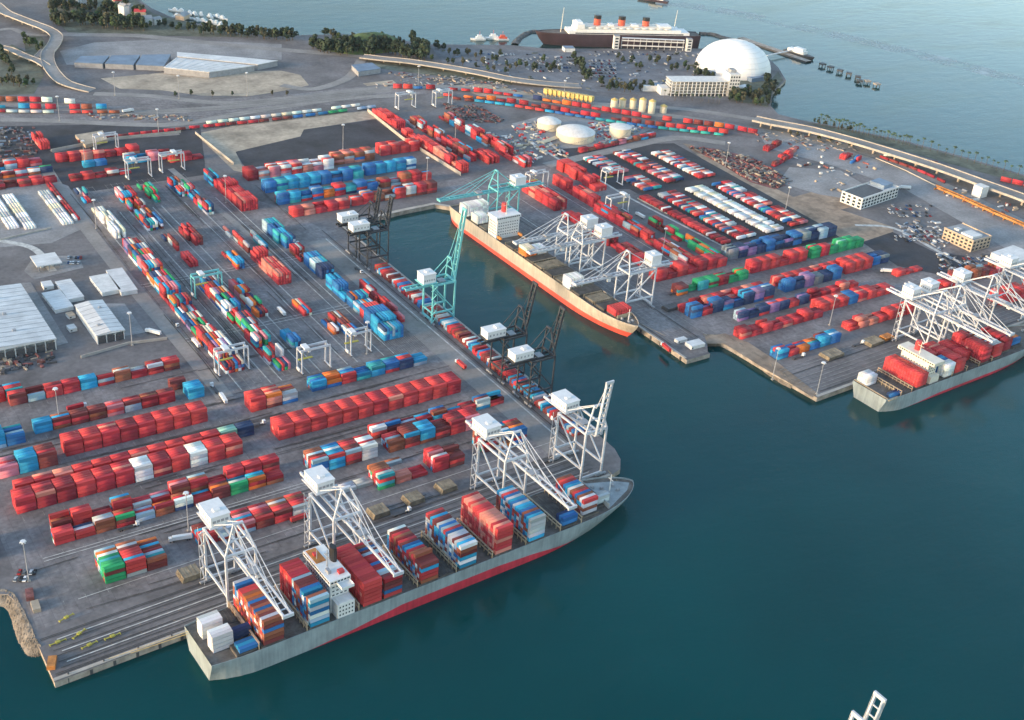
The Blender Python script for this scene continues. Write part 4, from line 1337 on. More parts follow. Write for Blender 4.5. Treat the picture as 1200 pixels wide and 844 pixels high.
local_row(S3, 'low navy box on far ship stern', 7, -16.5, 2, (1, 1), 'navy', Z3 + .2, seed=231)
local_row(S3, 'coral stack aft of cream deckhouse', 37, -17.5, 14, (4, 4), 'coral', zc, same=.9, seed=232)
local_row(S3, 'white stack beside cream deckhouse', 72.5, -17.5, 3, (4, 4), 'white', zc, over={0: ('white', 4)}, seed=233)
local_row(S3, 'blue stack beside cream deckhouse', 72.5, -9.5, 3, (3, 4), 'blues', zc, same=.9, seed=234)
local_row(S3, 'far ship inner stack', 72.5, -1.5, 8, (3, 4), 'red', zc, same=.8, seed=235)
local_row(S3, 'far ship middle coral stack', 87, -17.5, 14, (3, 4), 'coral', zc, same=.8, seed=236)
local_row(S3, 'far ship fore stack', 107, -8, 10, (3, 5), 'coral', zc, same=.8, seed=237)
local_row(S3, 'far ship fore stack', 123, -17, 13, (3, 5), 'red', zc, same=.8, seed=238)
local_row(S3, 'far ship fore stack', 141, -16, 12, (3, 4), 'redmix', zc, same=.8, seed=239)
local_row(S3, 'far ship bow stack', 159, -12.8, 10, (2, 4), 'red', zc, same=.8, seed=240)
local_row(S3, 'far ship bow stack', 177, -10, 8, (2, 3), 'bluemix', zc, same=.8, seed=241)
d = MB(); d.box(53.5, 65, -13, 15, Z3, 26); d.box(52.5, 65.5, -18.5, 19, 26, 29); d.box(55, 66, -17, -13.02, Z3, 15); d.build('superstructure', M['ship_cream'], S3)
so = S3.children[-1]
d = MB()
for k in range(4): windows(d, -12, 14, 53.5, 12 + k * 3, 9, 1.2, .9, 'y', d=-.06); windows(d, 54.5, 64.5, -13, 15.2 + k * 2.7, 4, 1.2, .8, 'x', d=-.06)
windows(d, -18, 18, 52.5, 27.2, 15, 1.6, 1.1, 'y', d=-.06)
tag(d.build('windows', M['glass'], so), kind='stuff')
d = MB(); d.lathe([(2.6, 0), (2.8, 6), (2.4, 8)], 12, (61, 6, 29)); d.build('funnel', M['red'], S3)
d = MB(); d.tube((56, 0, 29), (56, 0, 40), .4, .2, 6); d.beam((56, -3, 36), (56, 3, 36), .3); d.build('radar_mast', M['ship_cream'], S3)
winches(S3, ((216, -5), (216, 5), (224, 0)), Z3)
d = MB(); d.tube((228, 0, Z3), (228, 0, Z3 + 10), .4, .25, 6); d.build('foremast', M['ship_white'], S3)
d = MB(); d.box(2, 14, -19, -16.8, Z3, Z3 + .6); d.box(1.2, 2, -17.5, 17.5, Z3 + 1.3, Z3 + 1.8); d.build('stern_gallery', M['coaming'], S3)
# ------------------------------------------------------------------ buildings
def shed(name, label, cat, x0, x1, y0, y1, h, roof='roof_white', wall='wall_white', rise=1.6, doors=0, open_front=False, ribs=8, vents=0, loc_rz=0.0):
    cx, cy = (x0 + x1) / 2, (y0 + y1) / 2
    t = thing(name, (cx, cy, 0), loc_rz, label, cat)
    a, b = (x1 - x0) / 2, (y1 - y0) / 2
    m = MB()
    if open_front:
        m.box(-a, -a + .4, -b, b, 0, h); m.box(a - .4, a, -b, b, 0, h); m.box(-a + .4, a - .4, b - .4, b, 0, h)
        m.box(-a + .4, a - .4, -b + 6, -b + 6.4, 0, h)
    else:
        m.box(-a, a, -b, b, 0, h)
    m.build('wall', M[wall], t)
    m = MB()
    o = .7
    A_, B_ = a + o, b + o
    vs = [(-A_, -B_, h + .02), (A_, -B_, h + .02), (A_, B_, h + .02), (-A_, B_, h + .02), (0, -B_, h + rise), (0, B_, h + rise),
          (-A_, -B_, h + .5), (A_, -B_, h + .5), (A_, B_, h + .5), (-A_, B_, h + .5), (0, -B_, h + rise + .48), (0, B_, h + rise + .48)]
    m.add(vs, [(6, 10, 11, 9), (10, 7, 8, 11), (0, 6, 9, 3), (1, 2, 8, 7), (0, 1, 7, 10, 6), (3, 9, 11, 8, 2), (0, 3, 2, 1)])
    rf = m.build('roof', M[roof], t)
    m = MB()
    for k in range(ribs + 1):
        y = -B_ + .15 + (2 * B_ - .3) * k / ribs
        m.add([(-A_, y - .12, h + .51), (0, y - .12, h + rise + .5), (A_, y - .12, h + .51), (A_, y + .12, h + .51), (0, y + .12, h + rise + .5), (-A_, y + .12, h + .51),
               (-A_, y - .12, h + .66), (0, y - .12, h + rise + .65), (A_, y - .12, h + .66), (A_, y + .12, h + .66), (0, y + .12, h + rise + .65), (-A_, y + .12, h + .66)],
              [(6, 7, 10, 11), (7, 8, 9, 10), (0, 1, 7, 6), (1, 2, 8, 7), (5, 11, 10, 4), (4, 10, 9, 3)])
    tag(m.build('roof_seams', M['roof_grey'], rf), kind='stuff')
    for k in range(vents):
        y = -b + 2 * b * (k + .5) / vents
        v = MB(); v.box(-1.2 + (a * .45 if k % 2 else -a * .45), 1.2 + (a * .45 if k % 2 else -a * .45), y - 1, y + 1, h + rise * .5, h + rise + .9)
        v.build('roof_vent', M['steel_grey'], rf)
    for k in range(doors):
        x = -a + 2 * a * (k + .5) / doors
        w_ = a / doors * .78
        d_ = MB()
        d_.box(x - w_, x + w_, -b - .06, -b - .01, .2, h * .72)
        d_.build('door', M['steel' if open_front else 'roof_grey'], t)
    if open_front:
        for k in range(doors + 1):
            x = -a + .5 + (2 * a - 1) * k / doors
            c = MB(); c.box(x - .35, x + .35, -b + .1, -b + .8, 0, h); c.build('column', M[wall], t)
    return t


shed('warehouse', 'big white roofed warehouse with dark door bays at left edge of yard', 'warehouse', 8, 100, 362, 470, 9.5, rise=2.6, doors=12, ribs=14, vents=7, open_front=True)
shed('maintenance_shed', 'white roofed open fronted shed with pale walls right of the big warehouse', 'shed', 130.5, 152.5, 356, 415, 8, rise=1.4, doors=3, ribs=8, vents=2, open_front=True)
# gate canopy
t = thing('gate_canopy', (133.5, 517, 0), 0, 'small white flat canopy over truck gates left of yard', 'canopy')
m = MB(); m.box(-11, 11, -12, 12, 5.6, 6.6); m.build('roof', M['roof_white'], t)
for x in (-9, 0, 9):
    for y in (-10, 10):
        m = MB(); m.box(x - .35, x + .35, y - .35, y + .35, 0, 5.59); m.build('column', M['steel_grey'], t)
for x in (-6, 3):
    m = MB(); m.box(x, x + 2.4, -3, 3, 0.15, 3); m.box(x - .2, x + 2.6, -3.2, 3.2, 3, 3.3); m.build('gate_booth', M['wall_white'], t)
# mobile offices and trailers between the sheds
def block(name, label, cat, u0, v0, u1, v1, w, h, mat='roof_white', group=None, ang=None, n=1):
    """a flat roofed box from px (u0,v0) to (u1,v1) along its long axis, w wide; n modules with joints"""
    a, b = at(u0, v0), at(u1, v1)
    L = math.dist(a, b); ang_ = math.atan2(b[1] - a[1], b[0] - a[0])
    t = thing(name, ((a[0] + b[0]) / 2, (a[1] + b[1]) / 2, 0), ang_, label, cat, group)
    for k in range(n):
        x0, x1 = -L / 2 + L * k / n + .06, -L / 2 + L * (k + 1) / n - .06
        m = MB(); m.box(x0, x1, -w / 2, w / 2, .3, h); wl = m.build('wall', M['wall_white'], t)
        m = MB(); m.box(x0 - .02, x1 + .02, -w / 2 - .25, w / 2 + .25, h, h + .35); m.build('roof', M[mat], t)
        m = MB(); m.box(x0 + .8, min(x1, x0 + 2.2), -w / 2 - .06, -w / 2 - .01, 1.2, 2.3); m.build('window', M['glass'], wl)
    return t


block('site_office', 'small white square hut beside big warehouse roof', 'hut', 50, 338, 62, 336, 11, 3.4)
block('modular_office', 'white modular office of three units beside big warehouse', 'office', 60, 346, 76, 366, 15, 3.6, n=3)
block('modular_office', 'white modular office with grey rear units near gate canopy', 'office', 74, 333, 90, 354, 13, 3.6, n=3)
block('modular_office', 'cream roofed modular office left of the white one near the yard road', 'office', 116, 327, 131, 346, 16, 3.8, 'wall_white', n=4)
block('modular_office', 'long white modular office closest to the yard road', 'office', 134, 320, 152, 346, 14, 3.8, n=5)
block('site_office', 'small white hut below modular offices, left of maintenance shed', 'hut', 80, 388, 89, 386, 8, 3)
block('site_office', 'pinkish small cabin between modular office and maintenance shed', 'hut', 79, 373, 87, 371, 7, 3, 'wall_tan')

# office block with dark roof recess
t = thing('office_building', (997, 322, 0), math.radians(0), 'white three storey office building with dark recessed roof beside dirt lot', 'office building')
t.rotation_euler = (0, 0, math.atan2(10, 73))
m = MB(); m.box(-36, 36, -14, 14, 0, 12); m.build('wall', M['wall_white'], t); wl = t.children[-1]
m = MB(); m.box(-34.5, 10, -10, 12.5, 12.02, 12.6); m.build('roof', M['steel'], t)
m = MB(); m.box(-36.3, 36.3, -14.3, -13.7, 12, 13.4); m.box(-36.3, 36.3, 13.7, 14.3, 12, 13.4); m.box(-36.3, -35.7, -13.7, 13.7, 12, 13.4); m.box(35.7, 36.3, -13.7, 13.7, 12, 13.4); m.build('parapet', M['wall_white'], t)
m = MB(); m.box(14, 32, -8, 11, 12, 16.5); m.build('plant_room', M['roof_blue'], t)
for k in range(3):
    for i in range(12):
        x = -33 + 66 * i / 11
        m = MB(); m.box(x - 1.9, x + 1.9, -14.07, -14.005, 1.4 + k * 3.9, 3.8 + k * 3.9); m.build('window', M['glass'], wl)
    for i in range(4):
        y = -10.5 + 21 * i / 3
        m = MB(); m.box(-36.07, -36.005, y - 1.8, y + 1.8, 1.4 + k * 3.9, 3.8 + k * 3.9); m.build('window', M['glass'], wl)
# tan block
t = thing('office_building', (1000, 188, 0), 0, 'tan walled office block with pale roof among parked cars', 'office building')
m = MB(); m.box(-15, 15, -19, 19, 0, 12); m.build('wall', M['wall_tan'], t); wl = t.children[-1]
m = MB(); m.box(-15.3, 15.3, -19.3, 19.3, 12.01, 12.5); m.build('roof', M['roof_grey'], t)
m = MB(); m.box(-15.3, -14.7, -19.3, 19.3, 12.5, 13.6); m.box(14.7, 15.3, -19.3, 19.3, 12.5, 13.6); m.box(-14.7, 14.7, -19.3, -18.7, 12.5, 13.6); m.build('parapet', M['wall_tan'], t)
m = MB(); m.box(-12, 4, -15, 0, 12.5, 15); m.box(-8, -2, 6, 12, 12.5, 14.4); m.build('plant_room', M['roof_white'], t)
for k in range(3):
    for i in range(7):
        y = -16 + 32 * i / 6
        m = MB(); m.box(-15.07, -15.005, y - 1.5, y + 1.5, 1.5 + k * 3.9, 3.6 + k * 3.9); m.build('window', M['glass'], wl)
    for i in range(5):
        x = -12 + 24 * i / 4
        m = MB(); m.box(x - 1.5, x + 1.5, -19.07, -19.005, 1.5 + k * 3.9, 3.6 + k * 3.9); m.build('window', M['glass'], wl)
block('workshop', 'pale flat roofed workshop right of tan office block', 'workshop', 1172, 300, 1200, 312, 40, 8)
block('control_tower', 'square pinkish control cabin under the elevated highway', 'cabin', 1143, 231, 1151, 229, 12, 13, 'wall_white')

# --- upper left: long white roofed shed, its neighbour and the slate roofs
def px_prism(name, label, cat, roof_px, h, roof='roof_white', wall='wall_grey', group=None, doors=0):
    P = [at(u, v, h) for u, v in roof_px]
    cx, cy = sum(p[0] for p in P) / len(P), sum(p[1] for p in P) / len(P)
    t = thing(name, (cx, cy, 0), 0, label, cat, group)
    Q = [(p[0] - cx, p[1] - cy) for p in P]
    m = MB(); m.prism(Q, 0, h - .6); m.build('wall', M[wall], t)
    m = MB(); m.prism([(x * 1.012, y * 1.012) for x, y in Q], h - .6, h); rf = m.build('roof', M[roof], t)
    return t, Q, rf


t, Q, rf = px_prism('transit_shed', 'long low white roofed transit shed beyond sand lot', 'shed', [(207, 67.5), (298, 77), (245, 84.5), (192, 79)], 8)
for k in range(9):
    a, b = np.array(Q[0]) * .97, np.array(Q[3]) * .97
    c, d_ = np.array(Q[1]) * .97, np.array(Q[2]) * .97
    p, q = a + (c - a) * k / 8, b + (d_ - b) * k / 8
    m = MB(); m.beam((p[0], p[1], 8.1), (q[0], q[1], 8.1), .8, .5); m.build('roof_ridge', M['wall_white'], rf)
px_prism('transit_shed', 'narrow white roofed shed behind the long transit shed', 'shed', [(208, 61), (325, 71), (302, 75.5), (208, 66)], 8)
for k, lab in enumerate(('slate blue roofed shed, leftmost of three beyond sand lot', 'slate blue roofed shed, middle of three beyond sand lot', 'slate blue roofed shed touching the long white shed')):
    u0, u1 = 92 + k * 36, 92 + (k + 1) * 36 - 3
    px_prism('transit_shed', lab, 'shed', [(u0 + 3, 65.8 - k * .8), (u1 + 3, 65.2 - k * .8), (u1 - 5, 74.5 + k * 1.4), (u0 - 5, 73 + k * 1.4)], 7, 'roof_blue', group='slate roofed sheds')
px_prism('substation', 'pale square building at the road junction above train yard', 'building', [(412, 76), (436, 73.5), (446, 80), (420, 84)], 7, 'roof_blue')
px_prism('loading_shed', 'low tan platform shed in the dark yard', 'shed', [(88, 158), (120, 153), (126, 163), (100, 170)], 4, 'sand', 'wall_tan')

# --- storage tanks
for (u, v, r, h, lab, dome) in ((643, 150, 15, 9, 'cream dome roofed storage tank, smallest and leftmost of three', 5), (674, 162, 24, 9, 'cream low domed storage tank, widest of three', 6),
                                (726, 160, 13.5, 13, 'yellowish storage tank with taller wall right of the wide tank', 2)):
    x, y = at(u, v)
    t = thing('storage_tank', (x, y, 0), 0, lab, 'storage tank', 'storage tanks')
    m = MB(); m.lathe([(r, 0), (r, h)], 36); m.build('wall', M['tank'], t)
    m = MB(); m.lathe([(r + .3, h - .2), (r + .3, h + .25), (r * .8, h + dome * .45), (r * .5, h + dome * .8), (r * .2, h + dome * .98), (.01, h + dome)], 36); m.build('roof', M['wall_white'], t)
    m = MB()
    for k in range(14):
        a0 = -2.4 + k * .09
        m.box(math.cos(a0) * (r + .7) - .5, math.cos(a0) * (r + .7) + .5, math.sin(a0) * (r + .7) - .5, math.sin(a0) * (r + .7) + .5, .6 + k * h / 14, .85 + k * h / 14)
    m.build('spiral_stairs', M['steel_grey'], t)
t = thing('pipe_rack', (*at(652, 163), 0), .3, 'pale pipe rack curving between the storage tanks', 'pipe rack')
for k in range(4):
    m = MB(); m.tube((-30, -3 + k * 2, 2.2), (34, -3 + k * 2, 2.2), .6, n=6); m.build('pipe', M['tank'], t)
for k in range(6):
    m = MB(); m.box(-28 + k * 12 - .3, -28 + k * 12 + .3, -4.5, 4.5, 0, 1.55); m.build('support', M['steel_grey'], t)
# yellow hoppers and tan silos beyond the trains
for k in range(11):
    x, y = at(640 + k * 5.2, 113 + k * .9)
    t = thing('aggregate_hopper', (x, y, 0), .35, f'yellow steel hopper, {ordw(k)} from left in the row beyond the trains', 'hopper', 'yellow hoppers beyond the trains')
    m = MB(); m.box(-3, 3, -3, 3, 5, 11); m.add([(-3, -3, 4.99), (3, -3, 4.99), (3, 3, 4.99), (-3, 3, 4.99), (-.8, -.8, 2), (.8, -.8, 2), (.8, .8, 2), (-.8, .8, 2)], [(0, 4, 5, 1), (1, 5, 6, 2), (2, 6, 7, 3), (3, 7, 4, 0)]); m.build('bin', M['silo'], t)
    for sx in (-2.6, 2.6):
        for sy in (-2.6, 2.6):
            m = MB(); m.box(sx - .25, sx + .25, sy - .25, sy + .25, 0, 5); m.build('leg', M['steel_grey'], t)
for k, (u, v) in enumerate(((719, 128), (729, 126), (741, 127), (752, 131), (763, 133), (777, 132))):
    x, y = at(u, v)
    t = thing('storage_silo', (x, y, 0), 0, f'tan cylindrical silo, {ordw(k)} from left, right of the yellow hoppers', 'silo', 'tan silos beyond the trains')
    h = (13, 11, 12, 17, 17, 9)[k]
    m = MB(); m.lathe([(4.6, 0), (4.6, h)], 16); m.build('wall', M['tank'], t)
    m = MB(); m.lathe([(4.8, h - .1), (4.8, h + .3), (.6, h + 2.6), (.01, h + 2.7)], 16); m.build('roof', M['silo'], t)

# --- white dome on the waterfront
t = thing('dome_hall', (1213, 790, 0), 0, 'huge white geodesic dome hall on the waterfront', 'dome')
R = 57
prof = [(R * math.cos(a), 1.0 + 43 * math.sin(a)) for a in [math.pi / 2 * k / 12 for k in range(13)]]
m = MB(); m.lathe([(R, 0)] + prof, 48); m.build('shell', M['dome'], t, smooth=False)
m = MB(); m.box(-62, -50, -20, 0, 0, 7); m.build('entrance_block', M['roof_blue'], t)
m = MB(); m.box(-20, 10, -63, -52, 0, 6); m.build('entrance_block', M['roof_blue'], t)
m = MB()
for k in range(1, 9):
    a = math.pi / 2 * k / 9
    r_, z_ = R * math.cos(a) + .25, 1 + 43 * math.sin(a)
    for i in range(48):
        t0, t1 = 2 * math.pi * i / 48, 2 * math.pi * (i + 1) / 48
        m.beam((r_ * math.cos(t0), r_ * math.sin(t0), z_), (r_ * math.cos(t1), r_ * math.sin(t1), z_), .25)
tag(m.build('panel_seams', M['wall_white'], t), kind='stuff')
# --- hotel with an open frame of balconies, tower at its right end
t = thing('hotel', (1078, 712, 0), math.atan2(-36, 100), 'white hotel with open framed balconies and a taller end tower by the dome', 'hotel')
m = MB(); m.box(-46, 38, -2, 14, 0, 15.5); m.build('wall', M['wall_grey'], t); wl = t.children[-1]
for k in range(5):
    m = MB(); m.box(-47, 38, -12, 15, 3.2 * k + 2.8, 3.2 * k + 3.3); m.build('floor_slab', M['wall_white'], t)
for k in range(15):
    x = -46.5 + k * 6
    m = MB(); m.box(x - .5, x + .5, -12, -11, 0, 16.1); m.build('column', M['wall_white'], t)
for k in range(5):
    m = MB()
    for i in range(14): m.box(-44.8 + i * 6, -41.2 + i * 6, -2.07, -2.005, 3.2 * k + .4 + .02, 3.2 * k + 2.3)
    tag(m.build('windows', M['glass'], wl), kind='stuff')
m = MB(); m.box(38.02, 54, -12, 14, 0, 24); m.build('tower', M['wall_white'], t); tw = t.children[-1]
m = MB()
for k in range(6):
    for i in range(4): m.box(39.6 + i * 3.8, 41.8 + i * 3.8, -12.07, -12.005, 1.5 + k * 3.7, 3.4 + k * 3.7)
tag(m.build('windows', M['glass'], tw), kind='stuff')
m = MB(); m.box(42, 50, -4, 8, 24, 27); m.build('plant_room', M['roof_grey'], t)
t.scale = (1, 1, 1.3)
m = MB(); m.box(-60, -47.5, -8, 10, 0, 8); m.box(-80, -60.02, 10, 16, 0, 6); m.build('annex', M['wall_white'], t)
block('cafe_pavilion', 'small white pavilion on the lawn below the dome', 'pavilion', 868, 107, 876, 105, 12, 6)
block('cafe_pavilion', 'teal roofed pavilion beside the hotel', 'pavilion', 765, 104, 774, 104, 16, 6, 'roof_blue')
block('ticket_hall', 'cyan roofed kiosk at the waterfront car park below liner bow', 'kiosk', 660, 60, 672, 60, 14, 6, 'roof_blue')

# --- elevated highway along the shore
FW = curve_pts([(*at(u, v, 9), 9) for u, v in ((884, 139), (905, 143.5), (950, 152), (1000, 165), (1050, 180), (1100, 196), (1150, 214), (1200, 232), (1260, 256))], 6)
t = thing('elevated_highway', (0, 0, 0), 0, 'elevated concrete highway on pillars along the eastern shore', 'highway bridge')
m = MB(); m.strip(FW, 21, 9); m.build('carriageway', M['road'], t)
for sg, nm in ((1, 'parapet'), (-1, 'parapet')):
    m = MB()
    for a, b in zip(FW[:-1], FW[1:]):
        d = np.array(b[:2]) - np.array(a[:2]); L = np.linalg.norm(d); n_ = np.array((-d[1], d[0])) / L * 10.6 * sg
        m.beam((a[0] + n_[0], a[1] + n_[1], 8.9), (b[0] + n_[0], b[1] + n_[1], 8.9), .6, 2.6)
    m.build(nm, M['coping'], t)
m = MB(); m.strip(FW, .7, 9.03); m.build('median_line', M['line'], t)
for k in range(3, len(FW), 3):
    p = FW[k]
    m = MB(); m.box(p[0] - 1.2, p[0] + 1.2, p[1] - 1.2, p[1] + 1.2, 0, 7.4); m.box(p[0] - 8, p[0] + 8, p[1] - 1.3, p[1] + 1.3, 7.41, 8.6); m.build('pillar', M['fender'], t)

# elevated ramps at the upper left and the causeway bridge
def viaduct(label, pts, width, z, mat='road', cat='road bridge'):
    P = curve_pts([(*at(u, v, zz), zz) for (u, v, zz) in pts], 6)
    t = thing('road_viaduct', (0, 0, 0), 0, label, cat)
    m = MB(); m.strip(P, width, z); m.build('carriageway', M[mat], t)
    for sg in (1, -1):
        m = MB()
        for a, b in zip(P[:-1], P[1:]):
            d = np.array(b[:2]) - np.array(a[:2]); L = np.linalg.norm(d)
            if L < .01: continue
            n_ = np.array((-d[1], d[0])) / L * (width / 2 - .2) * sg
            m.beam((a[0] + n_[0], a[1] + n_[1], a[2]), (b[0] + n_[0], b[1] + n_[1], b[2]), .5, 1.8)
        m.build('parapet', M['coping'], t)
    for k in range(2, len(P), 4):
        p = P[k]
        if p[2] > 2:
            m = MB(); m.box(p[0] - .9, p[0] + .9, p[1] - .9, p[1] + .9, 0, p[2] - .9); m.build('pillar', M['fender'], t)
    return t


viaduct('curving road viaduct sweeping past trees at upper left', [(-6, 4, 7), (6, 14, 8), (20, 20, 8), (38, 27, 8), (56, 34, 8), (66, 42, 8), (63, 52, 8), (56, 62, 8), (57, 74, 7), (64, 86, 6), (75, 96, 4), (92, 102, 2), (108, 106, .3)], 17, 8)
viaduct('straight road ramp joining the curving viaduct from the left', [(-8, 54, 5), (10, 57, 6), (28, 65, 6.5), (44, 71, 7), (54, 77, 7)], 12, 6)
viaduct('short road ramp inside the loop at upper left', [(40, 70, 6), (46, 64, 6.5), (52, 58, 7.5)], 9, 6)
viaduct('causeway bridge with green verge beyond the trains', [(424, 66, 4), (450, 69, 5), (480, 72, 6), (520, 78, 6), (560, 85, 6), (600, 93, 5), (640, 98, 3), (680, 101, .4)], 20, 5)
road('road', [(-6, 36), (14, 34), (30, 40), (56, 42)], 10, 'road', 0.08)
road('road', [(60, 40), (100, 41), (160, 42), (210, 47), (300, 56), (400, 64), (424, 66)], 18, 'road', 0.085)
road('road', [(330, 100), (352, 104), (372, 104), (396, 97), (412, 88), (424, 70)], 14, 'road', 0.09)
road('road', [(600, 112), (700, 122), (800, 128), (884, 140)], 14, 'road', 0.08)
# ------------------------------------------------------------------ ocean liner at the far waterfront
LX = thing('ocean_liner', (1258, 925, 0), math.pi - math.atan2(96, 251) , 'black hulled ocean liner with white upper decks and three red funnels at far waterfront', 'ocean liner')
LL, BB, ZD = 268, 30, 15
hull_parts(LX, LL, BB, ZD, [(0, -4.2), (270, -4.2)], M['hull_black'], M['hull_red'], M['deck'], bow_len=78, stern_len=40, rake=14, bulwark=1.0, flare=.4)
m = MB(); m.box(20, 218, -14.2, 14.2, ZD + .05, ZD + 5.2); m.build('promenade_deck', M['ship_white'], LX)
so = LX.children[-1]
m = MB()
for sg in (-1, 1): m.box(30, 208, min(sg * 14.2, sg * 14.3), max(sg * 14.2, sg * 14.3), ZD + 1.6, ZD + 3.2)
m.build('window_band', M['glass'], so)
m = MB(); m.box(34, 208, -12.8, 12.8, ZD + 5.22, ZD + 8.6); m.build('boat_deck', M['ship_white'], LX)
m = MB(); m.box(50, 204, -10.5, 10.5, ZD + 8.62, ZD + 12); m.build('sun_deck', M['ship_cream'], LX)
m = MB(); m.box(194, 206, -15, 15, ZD + 8.7, ZD + 16); m.box(196, 204, -9, 9, ZD + 15, ZD + 18); m.build('bridge', M['ship_white'], LX)
for x, h in ((170, 15), (130, 14), (90, 13)):
    m = MB(); m.lathe([(4.2, 0), (4.2, h - 5)], 16, (x, 0, ZD + 12.02), sx=1.35, sy=1.0); f = m.build('funnel', M['funnel_red'], LX)
    m = MB(); m.lathe([(4.3, h - 4.98), (4.3, h)], 16, (x, 0, ZD + 12.02), sx=1.35, sy=1.0); m.build('funnel_cap', M['black'], f)
for x in (228, 42):
    m = MB(); m.tube((x, 0, ZD), (x - 2, 0, ZD + 38), .7, .3, 6); m.build('mast', M['ship_cream'], LX)
lb = MB(); lb.lathe([(.01, 0), (1.6, .6), (2.0, 2.0), (1.9, 2.4), (.01, 3.0)], 10, sx=2.4, sy=.85)
lbm = lb.mesh('lifeboat', M['ship_white'])
for k in range(11):
    for sg in (-1, 1):
        link('lifeboat', lbm, LX, (58 + k * 12.5, sg * 13.6, ZD + 8.9))
m = MB(); m.box(50, 70, -10.5, 10.5, ZD + 12.02, ZD + 14); m.box(104, 114, -7, 7, ZD + 12.02, ZD + 14.5); m.box(144, 152, -7, 7, ZD + 12.02, ZD + 14.5); m.build('deckhouse', M['ship_white'], LX)
tag(LX, None)
# gangway towers against the hull
for (u, v, h, lab) in ((721, 57, 20, 'white boarding tower at the liner amidships'), (806, 60, 19, 'white boarding tower near liner stern')):
    x, y = at(u, v)
    t = thing('boarding_tower', (x, y, 0), -.365, lab, 'boarding tower')
    m = MB(); m.box(-4, 4, -4, 4, 0, h); m.build('shaft', M['wall_white'], t)
    m = MB()
    for k in range(4): m.box(-2.5, 2.5, -4.07, -4.005, 2 + k * 4.4, 4.4 + k * 4.4)
    tag(m.build('windows', M['glass'], t), kind='stuff')
    m = MB(); m.box(-4.4, 4.4, -4.4, 4.4, h, h + .8); m.build('roof', M['roof_grey'], t)
a, b = at(724, 57), at(804, 60)
t = thing('boarding_gallery', ((a[0] + b[0]) / 2, (a[1] + b[1]) / 2, 0), math.atan2(b[1] - a[1], b[0] - a[0]), 'long white two level boarding gallery between the towers along the liner hull', 'gallery')
Lg = math.dist(a, b) / 2 - 5
for z0, nm in ((5.2, 'lower_walkway'), (12.6, 'upper_walkway')):
    m = MB(); m.box(-Lg, Lg, -2.4, 2.4, z0, z0 + .6); m.box(-Lg, Lg, -2.4, -2.1, z0 + .6, z0 + 1.9); m.build(nm, M['wall_white'], t)
m = MB(); m.box(-Lg, Lg, -2.8, 2.8, 16.6, 17.3); m.build('roof', M['roof_white'], t)
for k in range(11):
    x = -Lg + .5 + (2 * Lg - 1) * k / 10
    m = MB(); m.box(x - .35, x + .35, 1.4, 2.1, 0, 16.59); m.build('column', M['wall_white'], t)
# rock breakwaters, jetties and boats on the far water
def mole(label, pts, w, mat='rock'):
    P = curve_pts([at(u, v, -4) for u, v in pts], 6)
    rnd = random.Random(len(pts))
    m = MB()
    vs = []
    for i, p in enumerate(P):
        a, b = P[max(0, i - 1)], P[min(len(P) - 1, i + 1)]
        d = np.array(b) - np.array(a); d = d / (np.linalg.norm(d) + 1e-9); n_ = np.array((-d[1], d[0]))
        for t_, z in ((-1, -5), (-.55, -1.4), (0, -.6), (.55, -1.4), (1, -5)):
            vs.append((p[0] + n_[0] * w * t_ + rnd.uniform(-1, 1), p[1] + n_[1] * w * t_ + rnd.uniform(-1, 1), z + rnd.uniform(-.5, .5)))
    m.add(vs, [(i * 5 + k, i * 5 + k + 1, i * 5 + k + 6, i * 5 + k + 5) for i in range(len(P) - 1) for k in range(4)])
    o = m.build('breakwater', M[mat])
    return tag(o, label, 'breakwater')


M['rock_dark'] = material('dark_breakwater_rock', (.1, .1, .1), .95, .3, .15, .2, .8)
mole('dark rock breakwater arm hooked round the liner bow', [(642, 39), (622, 38), (608, 46), (603, 53)], 7, 'rock_dark')
mole('dark rock breakwater arm beyond the liner stern and dome', [(820, 40), (836, 41), (848, 45), (870, 50)], 6, 'rock_dark')
t = thing('jetty', (0, 0, 0), 0, 'long low timber jetty running out past the dome', 'jetty')
J = [at(u, v, -2) for u, v in ((868, 44), (884, 50), (905, 57), (930, 66), (948, 72))]
m = MB(); m.strip(J, 13, -1.6); m.build('deck', M['fender'], t)
for sg in (-1, 1):
    m = MB()
    for a, b in zip(J[:-1], J[1:]):
        d = np.array(b) - np.array(a); n_ = np.array((-d[1], d[0])) / np.linalg.norm(d) * 6.4 * sg
        m.beam((a[0] + n_[0], a[1] + n_[1], -2.9), (b[0] + n_[0], b[1] + n_[1], -2.9), .4, 2.4)
    m.build('fascia', M['steel'], t)
t = thing('gangway', (0, 0, 0), 0, 'pale sloping gangway from shore to the jetty boat', 'gangway')
m = MB(); a, b = at(899, 66), at(929, 60); m.beam((*a, 1.0), (*b, 2.0), 3, 1.2); m.build('deck', M['roof_white'], t)
x, y = at(936, 65, -4)
t = thing('ferry_boat', (x, y, -4), -1.45, 'white ferry moored at the jetty end', 'ferry')
m = MB(); m.add([(-26, -6, -.5), (16, -6, -.5), (28, 0, -.5), (16, 6, -.5), (-26, 6, -.5), (-27, -7, 4), (17, -7, 4), (31, 0, 4.6), (17, 7, 4), (-27, 7, 4)], [(0, 5, 6, 1), (1, 6, 7, 2), (2, 7, 8, 3), (3, 8, 9, 4), (4, 9, 5, 0), (5, 9, 8, 7, 6)]); m.build('hull', M['steel'], t)
m = MB(); m.box(-20, 12, -5.5, 5.5, 4.01, 8.5); m.box(-8, 9, -4.5, 4.5, 8.5, 12); m.build('cabin', M['ship_white'], t)
